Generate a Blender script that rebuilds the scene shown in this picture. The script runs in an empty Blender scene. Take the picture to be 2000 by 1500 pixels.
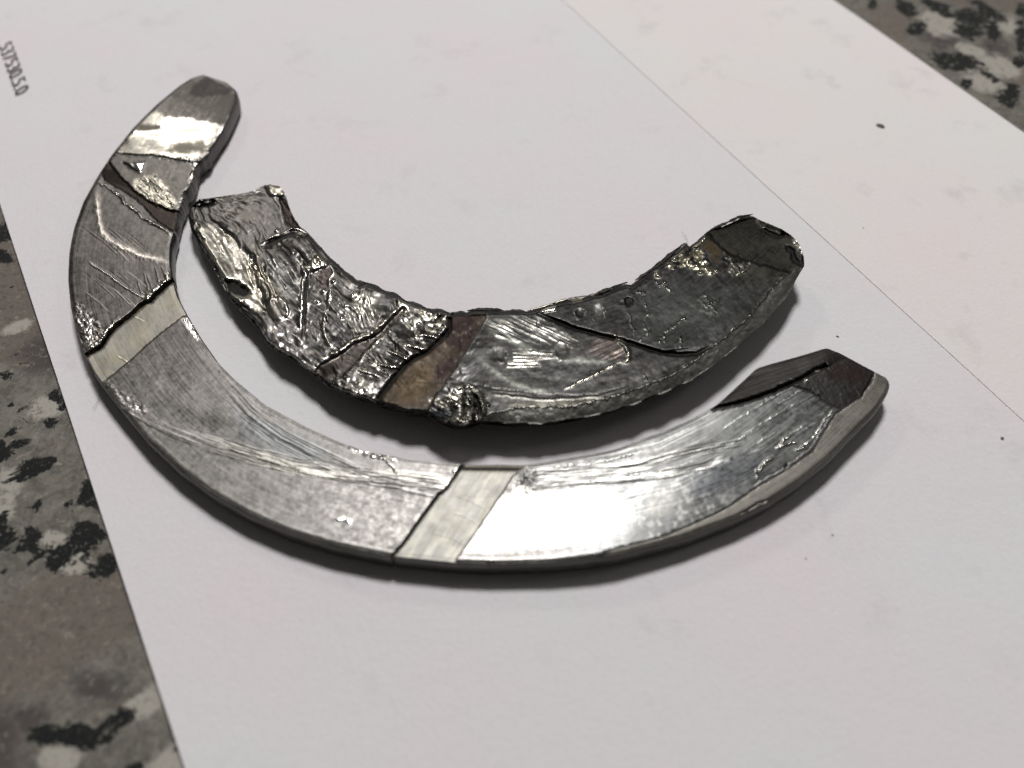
import bpy, math
import numpy as np
from mathutils import Vector, Matrix

# ------------------------------------------------------------------ camera, world, lamps
S = bpy.context.scene
COL = S.collection
H = 0.060                      # camera height above the paper (m)
F = 1630.0                     # focal length in photo pixels (2000 wide)
TILT = math.radians(38)
SN, CS = math.sin(TILT), math.cos(TILT)

cam_d = bpy.data.cameras.new('camera'); cam = bpy.data.objects.new('camera', cam_d); COL.objects.link(cam)
cam.location = (0, 0, H); cam.rotation_euler = (TILT, 0, 0)
cam_d.sensor_width = 4.89; cam_d.lens = 4.89 * F / 2000
cam_d.clip_start = 0.002; cam_d.clip_end = 10
cam_d.dof.use_dof = True; cam_d.dof.focus_distance = 0.080; cam_d.dof.aperture_fstop = 3.0
S.camera = cam

w = bpy.data.worlds.new('World'); S.world = w; w.use_nodes = True
nt = w.node_tree; bg = nt.nodes['Background']
tc = nt.nodes.new('ShaderNodeTexCoord'); sx = nt.nodes.new('ShaderNodeSeparateXYZ')
nt.links.new(tc.outputs['Generated'], sx.inputs[0])
mr = nt.nodes.new('ShaderNodeMapRange'); mr.inputs['From Min'].default_value = -0.6; mr.inputs['From Max'].default_value = 0.9
mr.inputs['To Min'].default_value = 0.0; mr.inputs['To Max'].default_value = 1.0
nt.links.new(sx.outputs['Y'], mr.inputs['Value'])
cr = nt.nodes.new('ShaderNodeValToRGB'); cr.color_ramp.elements[0].color = (0.035, 0.034, 0.032, 1)
cr.color_ramp.elements[1].color = (0.11, 0.106, 0.098, 1)
nt.links.new(mr.outputs[0], cr.inputs[0]); nt.links.new(cr.outputs[0], bg.inputs['Color'])
bg.inputs['Strength'].default_value = 0.9

def lamp(name, d, dist, size, energy, col):
    l = bpy.data.lights.new(name, 'AREA'); l.shape = 'DISK'; l.size = size; l.energy = energy; l.color = col
    o = bpy.data.objects.new(name, l); COL.objects.link(o)
    v = Vector(d).normalized(); c = Vector((0, 0.05, 0))
    o.location = c + v * dist; o.rotation_euler = v.to_track_quat('Z', 'Y').to_euler()
    return o
lamp('ceiling_lamp', (0.03, 0.50, 0.87), 0.85, 0.165, 5.5, (1.0, 0.972, 0.968))
lamp('far_lamp', (-0.36, 0.76, 0.56), 2.2, 0.22, 3.6, (1.0, 0.955, 0.88))
lamp('side_lamp', (0.75, 0.25, 0.75), 2.0, 0.5, 1.2, (1.0, 0.93, 0.92))

S.view_settings.view_transform = 'Standard'; S.view_settings.look = 'None'
S.view_settings.exposure = 0; S.view_settings.gamma = 1

# ------------------------------------------------------------------ helpers
def P(px, py, z=0.0):
    """photo pixel -> point of the place at height z (m)"""
    px = np.asarray(px, float); py = np.asarray(py, float)
    a = (px - 1000) / F; b = (py - 750) / F
    k = (H - z) / (CS + b * SN)
    return np.stack([a * k, (SN - b * CS) * k, np.broadcast_to(z, px.shape) + 0 * k], -1)

def _hash(i, j, s):
    n = (i * 374761393 + j * 668265263 + s * 974634777) & 0xFFFFFFFF
    n = ((n ^ (n >> 13)) * 1274126177) & 0xFFFFFFFF
    return ((n ^ (n >> 16)) & 0xFFFFFF) / 16777215.0
def vn(x, y, s=0):
    i = np.floor(x).astype(np.int64); j = np.floor(y).astype(np.int64)
    u = x - i; v = y - j; u = u * u * u * (u * (u * 6 - 15) + 10); v = v * v * v * (v * (v * 6 - 15) + 10)
    a = _hash(i, j, s); b = _hash(i + 1, j, s); c = _hash(i, j + 1, s); d = _hash(i + 1, j + 1, s)
    return (a + (b - a) * u) * (1 - v) + (c + (d - c) * u) * v
def fbm(x, y, o=4, s=0, g=0.5):
    t = 0; a = 1; n = 0
    for k in range(o):
        t = t + a * (vn(x, y, s + k * 17) - 0.5) * 2; n += a; a *= g; x = x * 2.03 + 5.1; y = y * 2.03 - 3.7
    return t / n
def ss(a, b, x):
    t = np.clip((x - a) / (b - a), 0, 1); return t * t * (3 - 2 * t)
def lin(c):
    c = np.asarray(c, float) / 255.0
    return np.where(c <= 0.04045, c / 12.92, ((c + 0.055) / 1.055) ** 2.4)
def resample(p, n, sm=0):
    p = np.asarray(p, float); d = np.r_[0, np.cumsum(np.hypot(*np.diff(p, axis=0).T))]
    t = np.linspace(0, d[-1], n)
    q = np.stack([np.interp(t, d, p[:, 0]), np.interp(t, d, p[:, 1])], -1)
    if sm:
        k = np.hanning(2 * sm + 1); k /= k.sum()
        e = np.r_[np.repeat(q[:1], sm, 0) * 1, q, np.repeat(q[-1:], sm, 0)]
        # reflect so that the ends stay put
        e[:sm] = 2 * q[0] - q[1:sm + 1][::-1]; e[-sm:] = 2 * q[-1] - q[-sm - 1:-1][::-1]
        q = np.stack([np.convolve(e[:, 0], k, 'valid'), np.convolve(e[:, 1], k, 'valid')], -1)
    return q

class Field:
    """relief, colour and gloss of one washer face, over its grid of points (photo pixel x, y)"""
    def __init__(s, X, Y, base, tint, rough, metal):
        s.X, s.Y = X, Y; s.z = base.copy(); s.base = base.copy()
        s.c = np.broadcast_to(lin(tint), X.shape + (3,)).copy(); s.r = np.full(X.shape, rough); s.m = np.full(X.shape, metal)
        s.part = np.zeros(X.shape, np.int32)
        s.jx = fbm(X / 9, Y / 9, 4, 11) ; s.jy = fbm(X / 9, Y / 9, 4, 29)
    def dist(s, poly, closed=False, jit=0.0):
        """distance to a polyline, side (>0 to the right of travel), position 0..1 along; far points give 1e3"""
        p = np.asarray(poly, float)
        if closed: p = np.r_[p, p[:1]]
        X = s.X + jit * s.jx; Y = s.Y + jit * s.jy
        D = np.full(X.shape, 1e3); G = np.zeros(X.shape); T = np.zeros(X.shape)
        L = np.hypot(*np.diff(p, axis=0).T); tot = L.sum(); acc = 0
        m = (X > p[:, 0].min() - 80) & (X < p[:, 0].max() + 80) & (Y > p[:, 1].min() - 80) & (Y < p[:, 1].max() + 80)
        x = X[m]; y = Y[m]; d0 = D[m]; g0 = G[m]; t0 = T[m]
        for k in range(len(p) - 1):
            ax, ay = p[k]; bx, by = p[k + 1]; l = max(L[k], 1e-6)
            ux, uy = (bx - ax) / l, (by - ay) / l
            t = np.clip((x - ax) * ux + (y - ay) * uy, 0, l)
            dx = x - ax - t * ux; dy = y - ay - t * uy; d = np.hypot(dx, dy)
            q = d < d0; d0 = np.where(q, d, d0); g0 = np.where(q, ux * dy - uy * dx, g0); t0 = np.where(q, (acc + t) / tot, t0)
            acc += l
        D[m] = d0; G[m] = np.sign(g0); T[m] = t0
        return D, G, T
    def inside(s, poly, jit=0.0):
        p = np.asarray(poly, float); X = s.X + jit * s.jx; Y = s.Y + jit * s.jy
        c = np.zeros(X.shape, bool); n = len(p); j = n - 1
        for i in range(n):
            xi, yi = p[i]; xj, yj = p[j]
            if yi != yj:
                c ^= ((yi > Y) != (yj > Y)) & (X < (xj - xi) * (Y - yi) / (yj - yi) + xi)
            j = i
        return c
    def mask(s, poly, soft=2.0, jit=0.0):
        c = s.inside(poly, jit); d, _, _ = s.dist(poly, True, jit)
        sd = np.where(c, d, -d)
        return ss(-soft, soft, sd)
    def ridge(s, poly, wd, h, jit=0.0, taper=True, rag=0.0):
        d, g, t = s.dist(poly, jit=jit)
        a = np.exp(-(d / wd) ** 2)
        if taper: a = a * np.clip(np.minimum(t, 1 - t) * 6 + 0.15, 0, 1)
        if rag: a = a * np.clip(1 + rag * fbm(s.X / 8, s.Y / 8, 3, 77), 0, 2.5)
        s.z += h * a; return a
    def streak(s, poly, lo, hi, wl, amp, light, dark, rough=0.3, k=1.0, sd=0, gate=1.0, run=70.0):
        d, g, t = s.dist(poly, jit=0.6); side = g * d
        p = np.asarray(poly, float); L_ = np.hypot(*np.diff(p, axis=0).T).sum()
        e = ss(lo, lo + 5, side) * ss(hi, hi - 5, side) * ss(0, .10, t) * ss(1, .94, t) * gate
        n = fbm(side / wl, t * L_ / run, 3, 500 + sd) + 0.5 * fbm(side / (wl * .4), t * L_ / (run * .6), 2, 520 + sd)
        s.z += amp * e * n; s.paint(e * k * ss(.0, .5, n), light, rough); s.paint(e * k * ss(.0, .5, -n), dark, rough + .12); return e
    def paint(s, m, col=None, rough=None, metal=None):
        if col is not None: s.c += (lin(col) - s.c) * m[..., None]
        if rough is not None: s.r += (rough - s.r) * m
        if metal is not None: s.m += (metal - s.m) * m
    def crack(s, poly, wd, depth, jit=2.0, taper=True):
        a = s.ridge(poly, wd, -depth, jit, taper)
        s.paint(np.clip(a * 1.3, 0, 1) ** 2, (26, 25, 22), 0.9, 0.2)
    def burr(s, poly, wd, h, jit=2.0, col=(205, 204, 198), rough=0.22, rag=1.0):
        a = s.ridge(poly, wd, h, jit, True, rag); s.paint(np.clip(a, 0, 1), col, rough, 1.0)

# ------------------------------------------------------------------ materials
def new_mat(name):
    m = bpy.data.materials.new(name); m.use_nodes = True
    return m, m.node_tree.nodes, m.node_tree.links, m.node_tree.nodes['Principled BSDF']

def metal_mat(name, fine=0.6, scratch=0.5, speck=0.0, bump=0.00003, aniso_scale=(180, 9000)):
    """worn metal: colour, gloss and metalness come from the piece, fine scratches follow the arc"""
    m, N, L, b = new_mat(name)
    def attr(n):
        a = N.new('ShaderNodeAttribute'); a.attribute_name = n; return a
    tint, ar, am = attr('tint'), attr('gloss'), attr('metalness')
    uv = N.new('ShaderNodeUVMap'); uv.uv_map = 'arc'
    mp = N.new('ShaderNodeMapping'); mp.inputs['Scale'].default_value = (aniso_scale[0], aniso_scale[1], 1)
    L.new(uv.outputs[0], mp.inputs[0])
    n1 = N.new('ShaderNodeTexNoise'); n1.inputs['Scale'].default_value = 1; n1.inputs['Detail'].default_value = 3; n1.inputs['Roughness'].default_value = 0.5
    L.new(mp.outputs[0], n1.inputs[0])
    geo = N.new('ShaderNodeNewGeometry')
    n2 = N.new('ShaderNodeTexNoise'); n2.inputs['Scale'].default_value = 2600; n2.inputs['Detail'].default_value = 3; n2.inputs['Roughness'].default_value = 0.5
    L.new(geo.outputs['Position'], n2.inputs[0])
    n3 = N.new('ShaderNodeTexNoise'); n3.inputs['Scale'].default_value = 330; n3.inputs['Detail'].default_value = 5; n3.inputs['Roughness'].default_value = 0.6
    L.new(geo.outputs['Position'], n3.inputs[0])
    def math_(op, a, c, clamp=False):
        q = N.new('ShaderNodeMath'); q.operation = op; q.use_clamp = clamp
        for i, v in enumerate((a, c)):
            if hasattr(v, 'name'): L.new(v, q.inputs[i])
            else: q.inputs[i].default_value = v
        return q.outputs[0]
    # colour variation
    k = math_('MULTIPLY', n1.outputs[0], scratch)
    k = math_('ADD', k, math_('MULTIPLY', n2.outputs[0], fine))
    k = math_('ADD', k, math_('MULTIPLY', n3.outputs[0], 0.5))
    k = math_('SUBTRACT', k, 0.5 * (scratch + fine + 0.5))
    v = math_('ADD', math_('MULTIPLY', k, 1.0), 1.0)
    vm = N.new('ShaderNodeVectorMath'); vm.operation = 'SCALE'; L.new(tint.outputs['Color'], vm.inputs[0]); L.new(v, vm.inputs['Scale'])
    L.new(vm.outputs[0], b.inputs['Base Color'])
    r = math_('ADD', ar.outputs['Fac'], math_('MULTIPLY', k, 0.45), True)
    r = math_('MAXIMUM', r, 0.08)
    L.new(r, b.inputs['Roughness']); L.new(am.outputs['Fac'], b.inputs['Metallic'])
    h = math_('ADD', math_('MULTIPLY', n1.outputs[0], scratch * 1.6), math_('MULTIPLY', n2.outputs[0], fine))
    bp = N.new('ShaderNodeBump'); bp.inputs['Strength'].default_value = 0.6; bp.inputs['Distance'].default_value = bump
    L.new(h, bp.inputs['Height']); L.new(bp.outputs[0], b.inputs['Normal'])
    return m

M_pad = metal_mat('bearing_metal', 0.6, 0.85, bump=0.000004, aniso_scale=(180, 7000))
M_groove = metal_mat('groove_metal', 0.35, 0.6, bump=0.000006, aniso_scale=(160, 8000))
M_steel = metal_mat('dark_steel', 0.7, 0.9, bump=0.000012, aniso_scale=(200, 6000))
M_side = metal_mat('edge_steel', 0.7, 0.5, bump=0.00001, aniso_scale=(250, 4000))
M_torn = metal_mat('torn_metal', 0.35, 0.5, bump=0.0000022, aniso_scale=(260, 5000))

# ------------------------------------------------------------------ washer mesh
def link_mesh(name, V, Fc, mat, parent=None, cols=None, rough=None, met=None, uv=None, smooth=True):
    me = bpy.data.meshes.new(name)
    used, inv = np.unique(Fc.ravel(), return_inverse=True)
    v = V[used]; f = inv.reshape(Fc.shape).astype(np.int32); k = Fc.shape[1]
    me.vertices.add(len(v)); me.vertices.foreach_set('co', v.astype(np.float32).ravel())
    me.loops.add(f.size); me.loops.foreach_set('vertex_index', f.ravel())
    me.polygons.add(len(f)); me.polygons.foreach_set('loop_start', np.arange(0, f.size, k, dtype=np.int32))
    me.polygons.foreach_set('loop_total', np.full(len(f), k, np.int32))
    me.polygons.foreach_set('use_smooth', np.full(len(f), smooth))
    me.update(calc_edges=True); me.validate()
    if cols is not None:
        a = me.attributes.new('tint', 'FLOAT_COLOR', 'POINT'); a.data.foreach_set('color', np.c_[cols[used], np.ones(len(used))].astype(np.float32).ravel())
        a = me.attributes.new('gloss', 'FLOAT', 'POINT'); a.data.foreach_set('value', rough[used].astype(np.float32))
        a = me.attributes.new('metalness', 'FLOAT', 'POINT'); a.data.foreach_set('value', met[used].astype(np.float32))
    if uv is not None:
        l = me.uv_layers.new(name='arc'); l.data.foreach_set('uv', uv[used][f.ravel()].astype(np.float32).ravel())
    me.materials.append(mat)
    o = bpy.data.objects.new(name, me); COL.objects.link(o)
    if parent: o.parent = parent; o.matrix_parent_inverse = Matrix.Translation(-parent.location)
    return o

def thing(name, label, cat, loc):
    o = bpy.data.objects.new(name, None); COL.objects.link(o); o.location = loc; o.empty_display_size = 0.01
    o['label'] = label; o['category'] = cat
    return o

def washer_grid(outer, inner, nu, nv, sm):
    a = resample(outer, nu, sm); b = resample(inner, nu, sm)
    v = np.linspace(0, 1, nv)[:, None, None]
    G = a[None] * (1 - v) + b[None] * v            # nv, nu, 2
    return G[..., 0], G[..., 1]

def build_washer(root, fld, thick, parts, side_part, undercut=0.0, side_tint=(95, 94, 90), side_rough=0.5, bottom_min=0.00008, mid=0.5):
    """turn the face into real parts, then give it rim, underside and end walls"""
    X, Y, z = fld.X, fld.Y, fld.z * 1e-3
    nv, nu = X.shape
    V = P(X, Y, z).reshape(-1, 3)
    seg = np.hypot(*np.diff(P(X[nv // 2], Y[nv // 2])[:, :2], axis=0).T); U = np.r_[0, np.cumsum(seg)]
    wv = np.hypot(*(P(X[-1], Y[-1]) - P(X[0], Y[0]))[:, :2].T)
    uv = np.stack([np.broadcast_to(U, (nv, nu)), np.linspace(0, 1, nv)[:, None] * np.broadcast_to(0.008, nu)], -1).reshape(-1, 2)
    idx = np.arange(nu * nv).reshape(nv, nu)
    q = np.stack([idx[:-1, :-1], idx[:-1, 1:], idx[1:, 1:], idx[1:, :-1]], -1).reshape(-1, 4)
    pid = fld.part[:-1, :-1].ravel()
    c = fld.c.reshape(-1, 3); r = fld.r.ravel(); m = fld.m.ravel()
    for k, (nm, mt, lab) in parts.items():
        # contiguous piece per id
        if (pid == k).any():
            o = link_mesh(nm, V, q[pid == k], mt, root, c, r, m, uv)
            if lab: o['label'] = lab
    # rim loop: outer row, right end, inner row back, left end
    loop = np.r_[idx[0, :], idx[1:-1, -1], idx[-1, ::-1], idx[-2:0:-1, 0]]
    R = V[loop]; n = len(loop); Rb = fld.base.ravel()[loop] * 1e-3
    ctr = V.mean(0)
    # inward direction in the plan, from the ring's own outline
    B0 = P(X, Y, fld.base * 1e-3).reshape(-1, 3)[loop]
    t = sum(np.roll(B0, -k_, 0) - np.roll(B0, k_, 0) for k_ in (4, 8, 14, 20)); nrm = np.stack([-t[:, 1], t[:, 0]], -1); nrm /= np.maximum(np.linalg.norm(nrm, axis=1, keepdims=True), 1e-9)
    rows = []; zb = np.minimum(np.maximum(Rb - thick, bottom_min), R[:, 2] - 0.0003)
    zt = R[:, 2]
    prof = [(0.0, 0.0), (0.06, -0.00010), (0.35, -0.00014), (0.7, -0.00012), (0.93, -0.00006), (1.0, 0.00012)]
    for f_, out in prof:
        w_ = R.copy(); w_[:, 2] = zt + (zb - zt) * f_
        off = out + undercut * f_
        w_[:, :2] += nrm * off
        s_ = np.arange(n) * 0.02
        if 0 < f_ < 1: w_[:, :2] += nrm * (0.00003 * fbm(s_, s_ * 0 + f_ * 9, 3, 5))[:, None]
        rows.append(w_)
    rim = np.concatenate(rows); k = len(prof)
    ri = np.arange(k * n).reshape(k, n)
    fq = np.stack([ri[:-1], ri[1:], np.roll(ri, -1, 1)[1:], np.roll(ri, -1, 1)[:-1]], -1).reshape(-1, 4)
    # underside as a strip between outer and inner runs
    Vb = V.copy().reshape(nv, nu, 3)
    base = len(rim); bot = Vb[:, ::1].copy(); bz = np.maximum(bot[..., 2] - thick, bottom_min)
    step = 8; sel_v = np.unique(np.r_[0:nv:20, nv - 1]); sel_u = np.unique(np.r_[0:nu:step, nu - 1])
    bot = bot[np.ix_(sel_v, sel_u)]; bz = bz[np.ix_(sel_v, sel_u)]; bot[..., 2] = bz
    bot[0, :, :] = rows[-1][:nu][sel_u]
    bi = np.arange(len(sel_v) * len(sel_u)).reshape(len(sel_v), len(sel_u)) + base
    bq = np.stack([bi[:-1, :-1], bi[1:, :-1], bi[1:, 1:], bi[:-1, 1:]], -1).reshape(-1, 4)
    VV = np.r_[rim, bot.reshape(-1, 3)]
    tt = np.tile(np.arange(n) * 0.00006, k)
    uvr = np.stack([tt, np.repeat(np.array([p[0] for p in prof]) * 0.0024, n)], -1); uvr = np.r_[uvr, np.zeros((bot.size // 3, 2))]
    cc = np.broadcast_to(lin(side_tint), (len(VV), 3)).copy()
    cn = 1 + 0.5 * fbm(np.tile(np.arange(n) * 0.01, k), np.repeat(np.arange(k), n) * 1.7, 4, 3)
    cc[:len(rim)] *= cn[:, None]
    return link_mesh(side_part, VV, np.r_[fq, bq], M_side, root, cc, np.full(len(VV), side_rough), np.full(len(VV), 0.8), uvr)

# ================================================================== LARGE WASHER
LO = [(397,146),(375,152),(350,168),(305,205),(260,250),(221,299),(190,346),(163,395),(145,445),(136,495),(134,545),(140,600),(152,650),(167,690),
      (186,728),(213,765),(245,805),(290,858),(350,915),(416,963),(480,1000),(560,1035),(650,1063),(760,1085),(885,1098),(962,1101),(1075,1098),
      (1200,1084),(1340,1048),(1435,1012),(1500,980),(1560,942),(1620,893),(1675,836),(1710,800),(1733,765),(1737,748),(1730,738)]
LI = [(440,160),(462,178),(462,192),(447,227),(432,256),(400,305),(385,320),(377,340),(367,365),(357,382),(350,402),(345,430),(338,455),(331,480),(330,510),(334,540),
      (345,580),(358,605),(372,630),(390,660),(425,710),(455,741),(515,791),(590,832),(650,860),(710,882),(800,898),(907,908),(1025,909),(1125,893),(1200,878),
      (1300,842),(1360,815),(1400,793),(1440,757),(1480,720),(1505,712),(1560,697),(1615,680),(1640,690)]
X, Y = washer_grid(LO, LI, 2300, 200, 14)
_v = np.linspace(0, 1, X.shape[0])[:, None] ** 3; _r = ss(0.07, 0.09, np.linspace(0, 1, 2300)) * ss(0.16, 0.13, np.linspace(0, 1, 2300))
X = X + (_v * (_r * 7 * fbm(Y[-1] / 13, Y[-1] / 13, 4, 601))[None])
vv = np.linspace(0, 1, X.shape[0])[:, None] + 0 * X
uu = np.linspace(0, 1, X.shape[1])[None] + 0 * X
base = 2.12 + 0.75 * ss(900, 1740, X) + 0.15 * ss(400, 150, Y) - 0.9 * (0.5 - vv) * ss(1150, 1450, X)
f = Field(X, Y, base, (121, 119, 116), 0.45, 0.95)
PAD_L, PAD_M, PAD_R, GR1, GR2, BRK, RIM = 0, 1, 2, 3, 4, 5, 6
# regions
tear1 = [(150,705),(167,690),(195,674),(212,646),(232,628),(252,612),(280,588),(292,585),(300,573),(312,563),(322,552),(331,548),(334,543),(360,538)]
g1 = tear1 + [(395,600),(371,615),(357,617),(300,662),(250,707),(206,743),(170,760)]
g2 = [(905,895),(905,908),(893,925),(872,955),(858,965),(853,973),(825,1010),(790,1060),(766,1086),(760,1110),(888,1110),(890,1094),(932,1035),(972,975),(1000,932),(1012,920),(1030,912),(1035,895)]
brk = [(1380,800),(1400,797),(1440,790),(1480,780),(1520,764),(1548,754),(1575,762),(1600,775),(1622,792),(1645,799),(1668,785),(1683,775),(1697,752),(1708,726),(1700,700),(1640,660),(1600,650),(1470,690)]
mid = [(206,743),(250,707),(300,662),(357,617),(371,615)]
f.part[:] = PAD_L
d1 = f.inside([(150,800),(206,743),(250,707),(300,662),(357,617),(372,614),(420,590),(1000,860),(905,908),(893,925),(872,955),(858,965),(853,973),(825,1010),(790,1060),(766,1086),(760,1200),(400,1200)], 1.2)
f.part[d1] = PAD_M
d2 = (X > 880) & (Y > 650); d2 &= ~d1; f.part[d2] = PAD_R
rimline = [(1180,1079),(1300,1047),(1395,1005),(1430,986),(1475,953),(1530,922),(1587,882),(1612,840),(1632,808),(1650,797),(1683,775),(1700,750),(1708,726)]
G1 = f.inside(g1, 1.6); f.part[G1] = GR1
G2 = f.inside(g2, 1.2); f.part[G2] = GR2
B = f.inside(brk, 1.6); f.part[B] = BRK
rp = rimline + [(1800,720),(1780,900),(1500,1080),(1180,1120)]
RM = f.inside(rp, 0.6) & ~B; f.part[RM] = RIM

f.paint(ss(.40, .22, uu), (102, 99, 96), 0.42)
sc_ = fbm(uu * 45, vv * 34, 5, 660); f.c *= (1 + .16 * sc_)[..., None]
# colour mottling common to the bearing metal
mott = fbm(X / 26, Y / 26, 5, 3); fine = fbm(X / 4, Y / 4, 3, 9)
f.z += 0.010 * fbm(X / 30, Y / 30, 3, 41)
f.c *= (1 + 0.22 * mott + 0.34 * fine + 0.25 * fbm(X / 9, Y / 9, 3, 10))[..., None]
arc = fbm(uu * 30, vv * 70, 4, 15)                 # concentric wear
f.c *= (1 + 0.16 * arc)[..., None]; f.z += 0.0010 * arc
f.r += 0.05 * mott + 0.04 * arc
# soft rounding of both rims
e = np.minimum(vv, 1 - vv)
f.z -= 0.10 * np.exp(-(vv / 0.022) ** 2) + 0.07 * np.exp(-((1 - vv) / 0.02) ** 2)
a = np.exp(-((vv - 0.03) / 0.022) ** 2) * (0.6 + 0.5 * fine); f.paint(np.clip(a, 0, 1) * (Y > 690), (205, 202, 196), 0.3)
# --- left arm tip: oxide patch, facets with their highlight painted into the tint

m = f.mask([(335,186),(375,150),(405,185),(470,180),(450,240),(425,243),(385,210)], 4, 3); f.paint(m, (66, 64, 60), 0.38)
f.paint(f.mask([(335,186),(320,215),(350,226),(430,240),(425,215),(385,200)], 6, 4) * .6, (54, 52, 49), 0.36)
f.paint(f.mask([(368,182),(380,163),(402,149),(456,174),(446,185),(380,191)], 3, 4), (30, 20, 18), 0.45, 0.4)
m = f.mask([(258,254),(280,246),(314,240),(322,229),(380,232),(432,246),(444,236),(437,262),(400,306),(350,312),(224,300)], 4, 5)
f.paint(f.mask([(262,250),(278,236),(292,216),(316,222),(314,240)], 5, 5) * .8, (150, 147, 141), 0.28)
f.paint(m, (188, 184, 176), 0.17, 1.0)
f.z += m * (0.11 * fbm(X / 60 + 3, Y / 34, 2, 60)) + 0.006 * m * fbm(X / 60, Y / 9, 3, 61)
f.paint(f.mask([(255,258),(275,242),(316,244),(313,254)], 4, 2), (84, 80, 74), 0.42)
f.paint(f.mask([(330,285),(350,274),(398,274),(408,288),(398,302),(318,299)], 7, 6), (110, 106, 98), 0.40)
m = f.mask([(315,228),(440,246),(446,228),(440,254),(402,305),(335,302),(224,299),(262,252),(312,252)], 4, 3)

mx = m * (1 - f.mask([(255,262),(280,236),(316,240),(314,256)], 4, 3)) * (1 - f.mask([(330,285),(350,274),(398,274),(408,288),(398,302),(318,299)], 9, 6)); f.paint(mx, (170, 167, 160), 0.27)
f.paint(m * f.mask([(224,300),(245,272),(300,276),(330,300)], 10, 8) * .6, (104, 101, 96), 0.34)
f.c *= (1 + m * .30 * fbm(X / 40, Y / 3.5, 4, 640))[..., None]; f.r += m * .10 * fbm(X / 30, Y / 6, 3, 641)
f.crack([(221,300),(262,303),(300,304),(330,309),(352,314),(366,316)], 1.6, 0.14)
d, g, t = f.dist([(221,300),(262,303),(300,304),(330,309),(352,314),(388,314)], jit=2); st = ss(-1, 4, g * d) * ss(60, 20, d) ; f.z -= 0.16 * st * (d < 70)
f.burr([(352,310),(372,314),(386,314),(380,335),(372,352)], 5, 0.10, 3, (225, 222, 214), 0.16)
f.crack([(240,316),(256,328),(272,337)], 2.4, 0.22)
f.paint(f.mask([(255,320),(283,319),(276,336),(262,328)], 2), (220, 218, 210), 0.14, 1); f.z += 0.12 * f.mask([(262,318),(285,316),(274,338)], 3)
f.crack([(275,354),(292,356),(308,364),(318,374)], 1.3, 0.10)
m = f.mask([(262,352),(300,340),(330,368),(345,400),(330,412),(290,394),(262,372)], 5, 4); f.paint(m, (160, 156, 146), 0.28); f.z += 0.06 * m * fbm((X + Y) / 16, (X - Y) / 7, 3, 8)
m = f.mask([(196,330),(214,318),(232,340),(262,372),(292,394),(322,406),(349,414),(346,456),(326,444),(300,425),(268,390),(240,372),(205,352)], 3, 3)
f.z -= 0.26 * m; f.paint(m, (46, 40, 37), 0.38)
f.paint(f.mask([(196,330),(222,332),(250,366),(205,352)], 3), (30, 25, 23), 0.5)
f.burr([(188,354),(206,362),(226,377),(238,388),(244,396),(262,410),(285,430),(308,440),(325,452),(338,460)], 2.6, 0.13, 4, (196, 190, 182), 0.25)
a = f.ridge([(190,372),(188,400),(192,430),(200,458),(222,477),(250,490),(285,503),(328,510)], 5, 0.05, 4); f.paint(a * 0.8, (196, 190, 184), 0.30)
for q in range(26):
    x0 = 150 + 7.5 * (q % 13) + 20 * vn(np.array(q * 1.7), np.array(0.3), 5); y0 = 430 + 16 * (q // 13) * 5 + 60 * vn(np.array(q * 2.3), np.array(1.3), 6) - 0.0 * q
    L_ = 30 + 40 * vn(np.array(q * 3.1), np.array(2.3), 7)
    pts = [(float(x0), float(y0)), (float(x0 + L_ * .55), float(y0 + L_ * .42)), (float(x0 + L_), float(y0 + L_ * .85))]
    s_ = 1 if q % 2 else -1
    a = f.ridge(pts, 1.2, 0.010 * s_, 1); f.paint(a * 0.35, (190, 184, 178) if s_ > 0 else (84, 80, 78), 0.3)
f.burr([(174,512),(186,520),(214,538),(245,562),(284,584)], 1.8, 0.07, 1.5, (200, 196, 190), 0.25, 0.4)
m = f.mask([(140,590),(165,600),(205,650),(195,672),(168,688),(150,650)], 6, 6) ; f.z += m * 0.10 * fbm(X / 6, Y / 6, 4, 71); f.paint(m * np.clip(0.3 + fbm(X / 5, Y / 5, 3, 72), 0, 1), (205, 200, 192), 0.2)
f.burr([(167,684),(193,669),(209,643),(232,622)], 3.2, 0.10, 3, (214, 210, 202), 0.2)
f.burr([(275,583),(293,578),(308,560),(327,545),(330,528)], 4.5, 0.10, 4, (214, 210, 202), 0.2)
for q, o_ in enumerate((0, 13, 19, 34, 47)): f.ridge([(268 + o_, 548 - .6 * o_ - 6 * (q % 2)), (277 + o_ * 1.02, 576 - .68 * o_)], 1.3 + .5 * (q % 3), 0.03, 2)
# --- first oil groove
br = fbm(uu * 170, vv * 95, 4, 650); st_ = fbm(X / 24, Y / 24, 4, 651)
mg = f.mask(g1, 1.2, 1.6); f.z -= 0.20 * mg * ss(0, .05, vv); f.paint(mg, (150, 147, 139), 0.58, 0.75)
mk = f.mask([(x + 7, y + 7) for x, y in tear1] + [(x, y) for x, y in tear1[::-1]], 2.0, 1.6)
f.z -= 0.32 * mk; f.paint(mk, (34, 32, 26), 0.9, 0.1)  # dark strip: shade under the torn pad's overhang, carved and painted in
f.paint(mg * ss(-0.35, 0.5, fbm(X / 20, Y / 20, 4, 33)) * 0.4, (150, 144, 120), 0.5)
f.c *= (1 + mg * (.32 * br + .22 * st_))[..., None]; f.r += mg * .10 * br
f.burr([(255,615),(268,622),(282,628)], 1.3, 0.03, 2, (210, 206, 190), 0.3); f.burr([(228,695),(246,706),(252,712)], 1.3, 0.03, 2, (210, 206, 190), 0.3)
a = f.ridge(mid, 1.2, -0.04, 0.5, False); f.paint(a * 0.7, (78, 74, 66), 0.6)
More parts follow.
